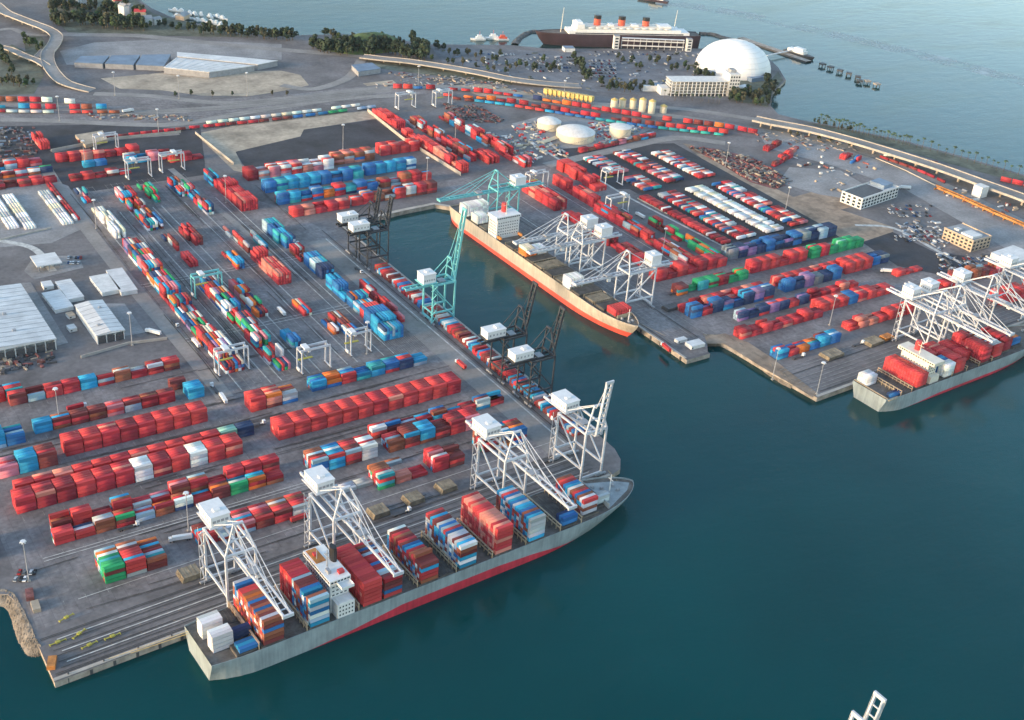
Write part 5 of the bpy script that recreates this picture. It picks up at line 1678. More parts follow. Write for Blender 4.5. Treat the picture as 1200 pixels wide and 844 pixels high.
for k, (u, v) in enumerate(((963.5, 78), (973, 81.5), (984, 85.5), (994.5, 89), (1005, 93), (1007, 97.5), (1016, 98), (1027, 101.5))):
    x, y = at(u, v, -4)
    t = thing('mooring_dolphin', (x, y, -4), .2 * k, f'mooring dolphin on piles, {ordw(k)} out from the jetty end', 'dolphin', 'mooring dolphins off the jetty')
    m = MB(); m.box(-4.2, 4.2, -4.2, 4.2, 3.2, 5.2); m.build('cap', M['steel' if k < 6 else 'fender'], t)
    for sx in (-3, 3):
        for sy in (-3, 3):
            m = MB(); m.tube((sx * 1.15, sy * 1.15, -1), (sx, sy, 3.19), .6, n=6); m.build('pile', M['steel'], t)
for k, (u, v, lab) in enumerate(((766, 1.5, 'dark motor yacht towing a white wake on the open water'),)):
    x, y = at(u, v, -4)
    t = thing('motor_yacht', (x, y, -4), 2.2, lab, 'yacht')
    m = MB(); m.add([(-26, -5, -.5), (10, -5, -.5), (28, 0, -.5), (10, 5, -.5), (-26, 5, -.5), (-27, -6, 4), (10, -6, 4.4), (31, 0, 5.4), (10, 6, 4.4), (-27, 6, 4)], [(0, 5, 6, 1), (1, 6, 7, 2), (2, 7, 8, 3), (3, 8, 9, 4), (4, 9, 5, 0), (5, 9, 8, 7, 6)]); m.build('hull', M['hull_black'], t)
    m = MB(); m.box(-18, 8, -4.4, 4.4, 4.2, 8); m.box(-10, 4, -3.4, 3.4, 8, 10.6); m.build('cabin', M['ship_white'], t)


def foam_material():
    m = bpy.data.materials.new('wake_foam'); m.use_nodes = True
    nt = m.node_tree; b = nt.nodes['Principled BSDF']
    b.inputs['Base Color'].default_value = (.42, .52, .56, 1); b.inputs['Roughness'].default_value = .6
    geo = nt.nodes.new('ShaderNodeNewGeometry'); n = nt.nodes.new('ShaderNodeTexNoise')
    n.inputs['Scale'].default_value = .018; n.inputs['Detail'].default_value = 7; n.inputs['Roughness'].default_value = .7
    nt.links.new(geo.outputs['Position'], n.inputs['Vector'])
    mr = nt.nodes.new('ShaderNodeMapRange'); mr.inputs['From Min'].default_value = .4; mr.inputs['From Max'].default_value = .66; mr.inputs['To Max'].default_value = .8
    nt.links.new(n.outputs['Fac'], mr.inputs['Value'])
    nt.links.new(mr.outputs['Result'], b.inputs['Alpha'])
    return m


m = MB(); m.strip(curve_pts([at(u, v, ZW + .05) for u, v in ((768, 2.6), (810, 7), (880, 19), (960, 37), (1060, 60), (1140, 80), (1210, 99))], 6), 46, ZW + .05)
tag(m.build('wake', foam_material()), 'pale foam wake trailing behind the dark motor yacht', 'wake', kind='stuff')
# small craft near the marina and the liner
bt = MB(); bt.add([(-7, -2.2, -.3), (4, -2.2, -.3), (9, 0, -.3), (4, 2.2, -.3), (-7, 2.2, -.3), (-7.4, -2.8, 2), (4, -2.8, 2.2), (10, 0, 2.8), (4, 2.8, 2.2), (-7.4, 2.8, 2)], [(0, 5, 6, 1), (1, 6, 7, 2), (2, 7, 8, 3), (3, 8, 9, 4), (4, 9, 5, 0), (5, 9, 8, 7, 6)])
bt.box(-5, 2, -2, 2, 2.01, 4.6); bt.box(-3, 0, -1.6, 1.6, 4.6, 6)
btm = bt.mesh('pleasure_boat', M['ship_white'])
rb = random.Random(4)
for k in range(16):
    u, v = 205 + (k % 8) * 8 + rb.uniform(-2, 2), 14 + (k // 8) * 7 + (k % 8) * 1.2 + rb.uniform(-1, 1)
    x, y = at(u, v, -4)
    o = link('pleasure_boat', btm, None, (x, y, -4), rb.uniform(0, 6))
    tag(o, f'white pleasure boat, {ordw(k % 8)} from left in the {("outer", "inner")[k // 8]} line off the marina', 'boat', 'boats in the marina')
for (u, v, lab, s) in ((561, 47, 'white sightseeing boat, left of three in the water before the liner', 1.15), (577, 46, 'white and red sightseeing boat, middle of three before the liner', 1.2), (588, 47, 'orange sided sightseeing boat, right of three before the liner', 1.15)):
    x, y = at(u, v, -4)
    t = thing('sightseeing_boat', (x, y, -4), 2.8, lab, 'boat')
    t.scale = (s, s, s)
    m = MB(); m.add([(-9, -2.6, -.3), (5, -2.6, -.3), (11, 0, -.3), (5, 2.6, -.3), (-9, 2.6, -.3), (-9.4, -3.2, 2), (5, -3.2, 2.2), (12, 0, 2.8), (5, 3.2, 2.2), (-9.4, 3.2, 2)], [(0, 5, 6, 1), (1, 6, 7, 2), (2, 7, 8, 3), (3, 8, 9, 4), (4, 9, 5, 0), (5, 9, 8, 7, 6)]); m.build('hull', M['ship_white'], t)
    m = MB(); m.box(-7, 4, -2.4, 2.4, 2.1, 4.6); m.box(-4, 2, -2, 2, 4.6, 7); m.build('cabin', M['funnel_red' if 'orange' in lab else 'ship_white'], t)
    m = MB(); m.tube((-1, 0, 7), (-1, 0, 12), .2, n=5); m.build('mast', M['red'], t)
# cranes beyond the lower frame edge: only the raised boom tops reach the picture
# ------------------------------------------------------------------ yard gantries on rubber tyres
def yard_crane(u, v, label, paint='crane_white', span=24.5, depth=9, h=19, rz=0.0, trolley=.3):
    x, y = at(u, v)
    P = M[paint]
    t = thing('yard_gantry', (x, y, 0), rz, label, 'yard gantry', 'rubber tyred yard gantries')
    a, b = span / 2, depth / 2
    lg = MB(); lg.box(-.45, .45, -.45, .45, 1.6, h - .6); lgm = lg.mesh('leg', P)
    wh = MB()
    for yy in (-1.1, 1.1): wh.tube((-.4, yy, .8), (.4, yy, .8), .8, n=10)
    whm = wh.mesh('wheel_pair', M['black'])
    for sx in (-a, a):
        for sy in (-b, b):
            link('leg', lgm, t, (sx, sy, 0)); link('wheel_pair', whm, t, (sx, sy, 0))
        m = MB(); m.box(sx - .5, sx + .5, -b - 1.8, b + 1.8, 1.0, 1.6); m.build('base_beam', P, t)
        m = MB(); m.box(sx - .45, sx + .45, -b - .45, b + .45, h - .6, h + .3); m.build('end_beam', P, t)
    for sy in (-b + 1.2, b - 1.2):
        m = MB(); m.box(-a - .6, a + .6, sy - .5, sy + .5, h + .31, h + 1.9); m.build('top_girder', P, t)
    m = MB(); c = -a + span * trolley; m.box(c - 2.2, c + 2.2, -b + .4, b - .4, h + 1.92, h + 3.4); m.build('trolley', M['house_white'], t)
    m = MB(); m.box(c + 2.3, c + 4.2, -1.2, 1.2, h - 2.6, h + .25); m.build('operator_cab', M['house_white'], t)
    m = MB(); m.box(c - 6.1, c + 6.1, -1.1, 1.1, h - 8, h - 7.4)
    for sx in (-1.5, 1.5): m.box(c + sx - .08, c + sx + .08, -.08, .08, h - 7.4, h + 1.9)
    m.build('spreader', M['yellow'], t)
    m = MB(); m.box(-a - 1.6, -a - .55, -2.5, 2.5, 1.65, 4); m.build('power_pack', M['house_white'], t)
    return t


yard_crane(272, 434, 'white yard gantry at near end of long east container stack')
yard_crane(368, 432, 'white yard gantry standing over empty slots left of blue quayside stacks', trolley=.2)
yard_crane(243, 345, 'pale blue yard gantry over the scattered second stack', 'crane_teal')
yard_crane(420, 412, 'short white yard gantry beside blue stacks near wharf road', span=18, h=18, trolley=.15)
yard_crane(163, 208, 'white yard gantry, left of two at head of the transfer stacks')
yard_crane(202, 200, 'white yard gantry, right of two at head of the transfer stacks', trolley=.6)
yard_crane(475, 127, 'white yard gantry beyond coral column end, left of two', trolley=.7)
yard_crane(518, 124, 'pale yard gantry beyond coral column end, right of two')
yard_crane(628, 222, 'white yard gantry behind teal crane at basin head')
yard_crane(716, 218, 'white yard gantry over red column by chassis lane')
yard_crane(722, 250, 'white yard gantry beside open lane behind single crane', trolley=.8)
yard_crane(125, 176, 'pale yard gantry on the rail side red rows', h=17)

# ------------------------------------------------------------------ light masts
LM = MB(); LM.tube((0, 0, 0), (0, 0, 30), .42, .2, 6)
lm_pole = LM.mesh('pole', M['steel_grey'])
LM = MB(); LM.lathe([(1.6, 29.6), (1.7, 30.0)], 8)
for k in range(6):
    a = k * math.pi / 3
    LM.box(math.cos(a) * 1.6 - .35, math.cos(a) * 1.6 + .35, math.sin(a) * 1.6 - .35, math.sin(a) * 1.6 + .35, 29.0, 29.55)
lm_head = LM.mesh('lamp_ring', M['house_white'])
LM = MB(); LM.box(-.9, .9, -.9, .9, 0, .8); lm_foot = LM.mesh('foundation', M['coping'])
for u, v, lab in ((34, 681, 'tall light mast by parked vans at lower left corner'), (221, 622, 'tall light mast just left of the stern crane'), (70, 497, 'tall light mast before the broken red row'),
                  (155, 405, 'light mast at the road corner above shed row'), (113, 268, 'light mast beside white trailer lines'), (186, 157, 'light mast in the dark yard below the rail lines'),
                  (100, 196, 'light mast between rail side rows at left'), (70, 142, 'light mast at end of the far left trains'), (265, 238, 'light mast by the red corner stack'),
                  (500, 215, 'light mast at blue blocks near basin head'), (402, 175, 'light mast at the dark asphalt lot'), (430, 415, 'light mast beside short white gantry'),
                  (920, 249, 'light mast at end of white chassis park'), (850, 195, 'light mast at the red scrap yard edge'), (972, 381, 'light mast between front rows of far terminal'),
                  (533, 172, 'light mast between coral columns'), (776, 300, 'light mast near the green mixed row'), (957, 462, 'leaning light mast on far terminal corner'),
                  (905, 445, 'light mast behind the far rock revetment'), (490, 103, 'light mast at junction behind gantries'), (290, 112, 'light mast along road below sand lot'),
                  (210, 116, 'light mast on road left of sand lot'), (135, 112, 'light mast beside viaduct landing'), (660, 120, 'white light mast at liner car park road')):
    x, y = at(u, v)
    t = thing('light_mast', (x, y, 0), 0, lab, 'light mast', 'tall light masts')
    link('pole', lm_pole, t); link('lamp_ring', lm_head, t); link('foundation', lm_foot, t)

# ------------------------------------------------------------------ vehicles
def truck_parts():
    m = MB(); m.box(5.4, 7.4, -1.2, 1.2, .9, 3.3); m.box(3.6, 5.4, -.5, .5, .9, 1.4); cab = m.mesh('cab', M['house_white'])
    m = MB(); m.box(7.401, 7.43, -1.05, 1.05, 2.0, 2.9); ws = m.mesh('windscreen', M['glass'])
    m = MB(); m.box(-6.3, 4.6, -1.1, 1.1, 1.0, 1.22); ch = m.mesh('chassis', M['steel'])
    m = MB()
    for x in (-5.2, -3.9, 4.4, 6.4):
        for y in (-1.05, 1.05): m.tube((x, y - .18, .5), (x, y + .18, .5), .5, n=8)
    wl = m.mesh('wheels', M['black'])
    return cab, ws, ch, wl


TC = truck_parts()


def truck(x, y, rz, label, load=None):
    t = thing('yard_truck', (x, y, 0.42), rz, label, 'truck', 'yard trucks')
    c = link('cab', TC[0], t); link('windscreen', TC[1], c)
    link('chassis', TC[2], t); tag(link('wheels', TC[3], t), kind='stuff')
    if load:
        o = bpy.data.objects.new('container', CM_early); o.location = (x - .9 * math.cos(rz), y - .9 * math.sin(rz), 1.66); o.rotation_euler = (0, 0, rz); o.color = (*PAINT[load], 1)
        COL.objects.link(o); tag(o, f'{load} container riding on {label}', 'container', 'containers on yard trucks')
    return t


def container_mesh():
    m = MB()
    a, b, h, t = L40 / 2, WC / 2, HC, .07
    m.box(-a + t, a - t, -b + t, b - t, .12, h - .05)                       # the corrugated shell, set back from the frame
    for sx in (-1, 1):
        for sy in (-1, 1):
            m.box(min(sx * a, sx * (a - .2)), max(sx * a, sx * (a - .2)), min(sy * b, sy * (b - .18)), max(sy * b, sy * (b - .18)), 0, h)
    for sy in (-1, 1):
        y0, y1 = sorted((sy * b, sy * (b - .1)))
        m.add([(-a, y0, h - .14), (a, y0, h - .14), (a, y1, h - .14), (-a, y1, h - .14), (-a, y0, h), (a, y0, h), (a, y1, h), (-a, y1, h)], [(4, 5, 6, 7), (0, 1, 5, 4), (2, 3, 7, 6)])
    for y in (-.55, -.2, .2, .55):
        m.add([(-a + .02, y - .03, .2), (-a + .02, y + .03, .2), (-a + .02, y + .03, h - .2), (-a + .02, y - .03, h - .2)], [(3, 2, 1, 0)])
    return m.mesh('container', M['box'])


CM_early = container_mesh()
for u, v, rz, lab, load in ((212, 634, 2.9, 'white yard truck behind the stern crane', 'white'), (470, 603, .05, 'yard truck passing hatch covers on the apron', None), (252, 458, 1.57, 'yard truck at road crossing by corner red block', None),
                            (262, 470, 1.5, 'white yard truck on the road above inner red row', 'white'), (330, 368, 1.57, 'yard truck among scattered stacks', 'white'), (540, 330 + 100, 1.57, 'yard truck on the wharf road', 'coral red'),
                            (352, 290, 1.57, 'yard truck by quayside blue stacks', None), (455, 372, 1.57, 'yard truck on wharf road above teal crane', 'blue'), (420, 318, -1.57, 'yard truck near the quayside red stack', None),
                            (230, 405, 1.57, 'yard truck left of the east stack', 'white'), (205, 380, -1.57, 'yard truck on road by maintenance shed', None), (180, 392, 2.2, 'white trailer truck right of maintenance shed', 'white'),
                            (300, 500, .05, 'yard truck between red blocks', None), (90, 480, .05, 'yard truck before broken red row', 'red'), (150, 620, .05, 'yard truck in aisle by mixed row', None),
                            (645, 540, .04, 'yard truck under raised boom of bow crane', None), (352, 610, .04, 'yard truck beside the middle crane', 'coral red'), (790, 345, 0, 'yard truck on wharf of far terminal', None),
                            (835, 330, 0, 'yard truck near far navy rows', 'red'), (750, 255, 1.57, 'white truck on open lane beside chassis park', 'white'), (935, 420, 0, 'yard truck before blue front row', None),
                            (1005, 405, 0, 'yard truck beside hatch covers of far quay', None), (780, 410, 1.4, 'yard truck on the pier head platform', 'coral red'), (1040, 320, 2.5, 'truck in dark car park', 'white'),
                            (1135, 235, 2.6, 'truck on wide road below highway', None), (1060, 222, 2.6, 'truck on curving road by office block', 'white'), (560, 105, 2.8, 'truck on road behind trains', None), (150, 132, .2, 'truck on road by far left trains', 'white')):
    x, y = at(u, v)
    truck(x, y, rz, lab, load)

m = MB()
m.add([(-2.2, -.9, .35), (2.2, -.9, .35), (2.2, .9, .35), (-2.2, .9, .35), (-2.2, -.9, .95), (2.2, -.9, .85), (2.2, .9, .85), (-2.2, .9, .95)], [(4, 5, 6, 7), (0, 1, 5, 4), (1, 2, 6, 5), (2, 3, 7, 6), (3, 0, 4, 7)])
m.add([(-1.9, -.85, .951), (1.1, -.85, .951), (1.1, .85, .951), (-1.9, .85, .951), (-1.4, -.7, 1.5), (.4, -.7, 1.5), (.4, .7, 1.5), (-1.4, .7, 1.5)], [(0, 1, 5, 4), (1, 2, 6, 5), (2, 3, 7, 6), (3, 0, 4, 7)], 1)
m.add([(-1.4, -.7, 1.501), (.4, -.7, 1.501), (.4, .7, 1.501), (-1.4, .7, 1.501)], [(0, 1, 2, 3)])
for x in (-1.4, 1.4):
    for y in (-.85, .85): m.tube((x, y - .1, .32), (x, y + .1, .32), .32, n=6, mi=2)
CAR = m.mesh('parked_car', [M['box'], M['glass'], M['black']])
CARC = [('white', (.75, .75, .74)), ('white', (.72, .73, .74)), ('silver', (.42, .44, .46)), ('silver', (.5, .52, .54)), ('grey', (.16, .17, .18)), ('black', (.02, .02, .024)), ('black', (.03, .03, .035)), ('blue', (.04, .1, .25)), ('red', (.35, .03, .03))]
rc = random.Random(9)


def cars(where, group, u0, v0, u1, v1, rows, per, gap=2.9, occ=.8):
    """rows of parked cars between two corner points"""
    a, b = np.array(at(u0, v0)), np.array(at(u1, v1))
    for r in range(rows):
        t = (r + .5) / rows
        p0 = np.array(at(u0, v0 + (v1 - v0) * t)); p1 = np.array(at(u1, v0 + (v1 - v0) * t))
        L = np.linalg.norm(p1 - p0); d = (p1 - p0) / L
        for k in range(per):
            if rc.random() > occ: continue
            q = p0 + d * (L * (k + rc.uniform(.3, .7)) / per)
            nm, c = rc.choice(CARC)
            o = link('parked_car', CAR, None, (q[0], q[1], _zc[0] + .02), math.atan2(d[1], d[0]) + math.pi / 2 + rc.choice((0, math.pi)) + rc.uniform(-.05, .05))
            o.color = (*c, 1)
            s = rc.uniform(.95, 1.15)
            if where.startswith('the liner') or where.startswith('the lot'): s *= 1.15
            o.scale = (s, s, s)
            tag(o, f'{nm} car in {where}, {ordw(r)} row, {ordw(k)}', 'car', group)


cars('the liner car park', 'cars in the waterfront car park', 690, 70, 722, 92, 6, 14)
cars('the liner car park beside the pale wall', 'cars in the waterfront car park', 625, 66, 680, 86, 5, 16, occ=.7)
cars('the lot below the liner', 'cars in the waterfront car park', 560, 62, 640, 78, 3, 16, occ=.5)
cars('the strip along the liner', 'cars in the waterfront car park', 690, 60, 800, 66, 2, 22, occ=.75)
cars('the staff lot before office block', 'cars in the staff car parks', 1040, 240, 1092, 256, 4, 13, occ=.6)
cars('the staff lot left of tan block', 'cars in the staff car parks', 1060, 264, 1105, 286, 4, 11, occ=.65)
cars('the crowded lot below tan block', 'cars in the staff car parks', 1100, 302, 1190, 322, 5, 17, occ=.7)
cars('the strip by white service road', 'cars in the staff car parks', 1048, 276, 1090, 284, 2, 10, occ=.6)
cars('the yard by gate canopy', 'cars at the gate', 76, 300, 96, 312, 2, 7, occ=.7)
cars('the corner of the near quay', 'cars at the quay corner', 16, 668, 44, 684, 2, 5, occ=.7)

# scrap, pallets and gear that nobody could count, lying about the rail yards and tank field
def clutter(name, label, polys, n, mats, seed, hmax=2.6):
    rnd = random.Random(seed)
    mb = MB()
    for poly in polys:
        P = [at(*q) for q in poly]
        xs, ys = [p[0] for p in P], [p[1] for p in P]
        k = 0
        while k < n:
            x, y = rnd.uniform(min(xs), max(xs)), rnd.uniform(min(ys), max(ys))
            inside = False
            for i in range(len(P)):
                (xa, ya), (xb, yb) = P[i], P[i - 1]
                if (ya > y) != (yb > y) and x < (xb - xa) * (y - ya) / (yb - ya) + xa: inside = not inside
            if not inside: continue
            k += 1
            a = rnd.choice((0, 1.57)) + rnd.uniform(-.3, .3)
            l, w_, h = rnd.uniform(1.5, 9), rnd.uniform(1, 2.6), rnd.uniform(.5, hmax)
            c, s_ = math.cos(a), math.sin(a)
            vs = [(x + X * c - Y * s_, y + X * s_ + Y * c, z) for z in (.1, h) for X, Y in ((-l / 2, -w_ / 2), (l / 2, -w_ / 2), (l / 2, w_ / 2), (-l / 2, w_ / 2))]
            mb.add(vs, [(4, 5, 6, 7), (0, 1, 5, 4), (1, 2, 6, 5), (2, 3, 7, 6), (3, 0, 4, 7)], rnd.randrange(len(mats)))
    return tag(mb.build(name, [M[q] for q in mats]), label, 'clutter', kind='stuff')


clutter('scrap_heaps', 'maroon scrap frames heaped on the red scrap yard', [[(808, 173), (836, 175), (880, 185), (912, 203), (930, 214), (908, 221), (880, 213), (842, 190)]], 420, ['gravel_red', 'gravel_red', 'steel', 'asphalt', 'sand'], 3)
clutter('scrap_frames', 'dark chassis frames parked below the far trains', [[(536, 126), (560, 124), (590, 140), (582, 146), (552, 142)], [(520, 122), (534, 124), (548, 140), (540, 142)]], 160, ['gravel_red', 'steel', 'asphalt'], 4)
clutter('yard_gear', 'assorted gear scattered round the storage tanks', [[(600, 148), (640, 140), (640, 160), (668, 184), (640, 182), (612, 168)], [(690, 142), (760, 150), (700, 172), (690, 165)], [(540, 150), (600, 160), (640, 185), (620, 195), (570, 170)]], 150, ['sand', 'wall_white', 'steel_grey', 'tank', 'roof_blue', 'red'], 5)
clutter('roadside_gear', 'assorted gear along the upper roads and rail yards', [[(440, 96), (520, 92), (640, 108), (640, 112), (520, 100), (440, 104)], [(450, 84), (560, 92), (600, 100), (470, 92)], [(100, 134), (220, 136), (225, 142), (110, 140)], [(880, 152), (960, 160), (1010, 176), (960, 178), (890, 168)]], 75, ['sand', 'wall_tan', 'gravel_red', 'steel_grey', 'asphalt', 'wall_grey', 'dirt'], 6, 1.8)
clutter('yard_gear', 'assorted gear and dark scrap beside the shed side row', [[(0, 415), (60, 410), (64, 425), (0, 440)]], 60, ['steel', 'asphalt', 'sand', 'gravel_red'], 7)
clutter('parked_equipment', 'pale trailers and plant crowding the car park behind the cranes', [[(1098, 298), (1190, 300), (1200, 330), (1110, 322)], [(1050, 262), (1096, 256), (1118, 284), (1100, 294), (1060, 276)]], 75, ['wall_white', 'steel_grey', 'roof_white', 'steel', 'roof_blue', 'asphalt'], 8, 2.0)
clutter('yard_gear', 'assorted gear by the harbour dark yard at far left', [[(0, 150), (40, 150), (46, 190), (0, 196)]], 120, ['steel', 'asphalt', 'gravel_red', 'roof_blue'], 9)
clutter('lot_furniture', 'kiosks and kerbs scattered over the waterfront lot', [[(510, 60), (640, 62), (835, 62), (850, 92), (700, 106), (600, 94)]], 160, ['wall_white', 'steel_grey', 'steel', 'roof_blue', 'scrub'], 10, 2.2)
clutter('shore_gear', 'assorted gear on the pale lots below the highway', [[(930, 180), (1000, 182), (1030, 200), (985, 226), (930, 205)], [(1100, 232), (1190, 262), (1195, 240), (1120, 222)]], 32, ['wall_white', 'wall_tan', 'steel_grey', 'gravel_red', 'sand'], 11)

# ------------------------------------------------------------------ quayside gear
def hatch_pile(u, v, n, label, sx=13, sy=11, mat='hatch'):
    x, y = at(u, v)
    t = thing('hatch_cover_pile', (x, y, 0), .04, label, 'hatch covers')
    for k in range(n):
        m = MB(); m.box(-sx / 2 + k * .3, sx / 2 - k * .2, -sy / 2, sy / 2 - k * .3, .5 + k * .95, 1.3 + k * .95)
        for i in range(5): m.box(-sx / 2 + 1 + i * (sx - 2) / 4 - .12, -sx / 2 + 1 + i * (sx - 2) / 4 + .12, -sy / 2 + .4, sy / 2 - .6, 1.3 + k * .95, 1.44 + k * .95, 0, False)
        m.build('hatch_cover', M[mat], t)
    return t


hatch_pile(443, 602, 4, 'pile of dark hatch covers on the apron right of the middle crane')
hatch_pile(484, 587, 4, 'pile of dark hatch covers, middle of three on the apron')
hatch_pile(522, 573, 4, 'pile of dark hatch covers left of the open hold crane')
hatch_pile(222, 675, 4, 'pile of brown hatch covers at foot of the stern crane')
hatch_pile(974, 417, 3, 'flat hatch covers on far quay left of the others', 20, 12)
hatch_pile(1022, 402, 3, 'flat hatch covers on far quay near the crowded cranes', 18, 12)
hatch_pile(1038, 397, 3, 'rusty orange hatch cover on far quay by crane foot', 12, 8, 'orange')
hatch_pile(786, 362, 3, 'dark hatch covers on the wharf near bow of sand-hulled ship', 16, 9, 'steel')


def spreader(u, v, rz, label):
    x, y = at(u, v)
    t = thing('spreader_frame', (x, y, 0.35), rz, label, 'spreader', 'yellow spreaders on the quay')
    m = MB(); m.box(-6, 6, -.35, .35, .5, 1.1); m.box(-1.6, 1.6, -1.2, 1.2, .5, 1.7); m.build('beam', M['yellow'], t)
    for sx in (-6, 6):
        m = MB(); m.box(sx - .3, sx + .3, -1.2, 1.2, .2, .9); m.build('end_beam', M['yellow'], t)
    t.scale = (.75, .75, .75)


for u, v, r, lab in ((68, 754, .1, 'yellow spreader nearest the corner on near quay'), (93, 744, .5, 'yellow spreader, middle one on near quay'), (105, 757, .2, 'bright yellow spreader closest to the water'), (132, 747, .1, 'yellow spreader furthest along the near quay'), (78, 725, .3, 'yellow green spreader behind the other ones')):
    spreader(u, v, r, lab)
for u, v, r, mat, lab in ((35, 698, 1.4, 'gravel_red', 'rust red stack of steel frames on lower left quay'), (42, 712, 1.5, 'sand', 'tan pallet stack below the rust red frames'), (61, 778, 1.2, 'orange', 'orange barrier stack at the very corner of the quay')):
    x, y = at(u, v)
    t = thing('steel_stack', (x, y, 0), r, lab, 'steel stack')
    for k in range(4):
        m = MB(); m.box(-5 + k * .2, 5 - k * .3, -2.2, 2.2, .1 + k * .6, .55 + k * .6); m.build('frame', M[mat], t)
# bollards along the near quay
bo = MB(); bo.lathe([(.45, 0), (.35, .5), (.6, .75), (.5, .95)], 8); bom = bo.mesh('bollard', M['steel'])
for k in range(20):
    x = 8 + k * 19.5
    tag(link('bollard', bom, None, (x, qy(x) + 1.2, .35)), f'dark mooring bollard on the near quay edge, {ordw(k)} from the corner', 'bollard', 'bollards along the near quay')
# pier head platform gear
block('lookout_hut', 'small white flat roofed hut at the pier head', 'hut', 806, 408, 822, 404, 9, 3.4)
block('lookout_hut', 'low pale shelter beside pier head hut', 'hut', 792, 402, 803, 399, 5, 2.6)
# orange trestles and a fence line below the highway
T_ = [at(u, v) for u, v in ((1097, 222), (1130, 236), (1165, 252), (1202, 268))]
t = thing('steel_trestle', (0, 0, 0), 0, 'long rusty orange steel trestle below the elevated highway', 'trestle')
for off in (-4, 4):
    m = MB()
    for a, b in zip(T_[:-1], T_[1:]): m.beam((a[0] + off * .7, a[1] + off * .7, 3.5), (b[0] + off * .7, b[1] + off * .7, 3.5), 1.6, 2.2)
    m.build('girder', M['orange'], t)
for k in range(10):
    q = np.interp(k / 9, [0, .33, .66, 1], [p[0] for p in T_]), np.interp(k / 9, [0, .33, .66, 1], [p[1] for p in T_])
    m = MB(); m.box(q[0] - 3.6, q[0] + 3.6, q[1] - .5, q[1] + .5, 0, 2.3); m.build('support', M['orange'], t)
def wall(label, pts, h=2.2, w=.6, mat='coping', nm='boundary_wall'):
    P = [at(u, v) for u, v in pts]
    m = MB()
    for a, b in zip(P[:-1], P[1:]): m.beam((*a, h / 2), (*b, h / 2), w, h)
    return tag(m.build(nm, M[mat]), label, 'wall')


wall('pale wall between dark asphalt lot and coral columns', [(431, 131), (472, 164), (540, 206)], 4)
wall('pale wall along left edge of the bare lot', [(229, 157), (274, 193)], 3)
wall('low pale wall beyond the rail side rows', [(60, 178), (130, 164), (212, 156)], 3)
wall('white kerb wall beside kerbside chassis line', [(747, 233), (850, 287), (862, 292)], 1.2)
wall('low pale wall around white trailer lines', [(0, 282), (60, 268)], 1.6)
wall('white wall in front of shed side row', [(95, 420), (150, 404), (196, 398)], 2.4)
wall('low white wall along red train tracks by office', [(1026, 186), (1060, 200), (1096, 218)], 1.5)
# the deck barge with two raised booms just beyond the lower edge of the picture
tx, ty = at(1032, 816, 96)
BX, BY = tx - 14, ty - 4
t = thing('deck_barge', (BX, BY, -4), 0, 'flat deck barge carrying raised cranes beyond the lower frame edge', 'barge')
m = MB(); m.box(-60, 40, -34, 34, -2, 3.8); m.build('hull', M['steel'], t)
m = MB(); m.box(-59, 39, -33, 33, 3.81, 3.99); m.build('deck', M['deck'], t)
quay_crane('crane_white', 'white crane whose raised boom tip pokes up at lower right edge', (tx - 12, ty, 0), math.radians(90), True, G=20, W=16)
tx2, ty2 = at(1002, 836, 96)
quay_crane('crane_white', 'white crane whose boom tip barely shows at lower right edge, left one', (tx2 - 12, ty2 - 2, 0), math.radians(90), True, G=20, W=16)
# ------------------------------------------------------------------ trees
def crown_mesh(seed, r, h, n, base, mat, clumps=9, leaf=.9, conic=False):
    rnd = random.Random(seed)
    cl = []
    for _ in range(clumps):
        a = rnd.uniform(0, 6.28); q = rnd.random() ** .5 * r * .62; z = base + rnd.uniform(.1, .92) * h
        f = 1 - abs((z - base) / h - .45) * 1.1
        if conic: f = 1.05 - (z - base) / h
        cl.append((q * math.cos(a) * f, q * math.sin(a) * f, z, rnd.uniform(.3, .52) * r * max(.35, f)))
    m = MB()
    for _ in range(n):
        c = rnd.choice(cl)
        d = Vector((rnd.gauss(0, 1), rnd.gauss(0, 1), rnd.gauss(0, .8))).normalized()
        p = Vector(c[:3]) + d * c[3] * rnd.uniform(.6, 1.05)
        u = d.cross(Vector((rnd.gauss(0, 1), rnd.gauss(0, 1), rnd.gauss(0, 1)))).normalized()
        w = (d.cross(u) + d * rnd.uniform(-.5, .5)).normalized()
        s = leaf * rnd.uniform(.6, 1.4)
        m.add([p - u * s, p + w * s * .8, p + u * s, p - w * s * .8], [(0, 1, 2, 3)])
    return m.mesh('crown', mat)


def trunk_mesh(h, r):
    m = MB()
    m.tube((0, 0, 0), (.1, 0, h * .6), r, r * .7, 6)
    for k in range(4):
        a = k * 1.57 + .4
        m.tube((.1, 0, h * (.45 + .04 * k)), (math.cos(a) * h * .26, math.sin(a) * h * .26, h * .88), r * .45, r * .18, 5)
    return m.mesh('trunk', M['bark'])


TREES = []
for k, (r, h, mat) in enumerate(((5.5, 8, 'leaf_dark'), (4.5, 7, 'leaf_mid'), (6.5, 9, 'leaf_dark'), (4, 9, 'leaf_olive'), (5, 7.5, 'leaf_dark'))):
    TREES.append((crown_mesh(40 + k, r, h, 320, 2.6, M[mat], 10, 1.05), trunk_mesh(h * .8 + 2, .4)))


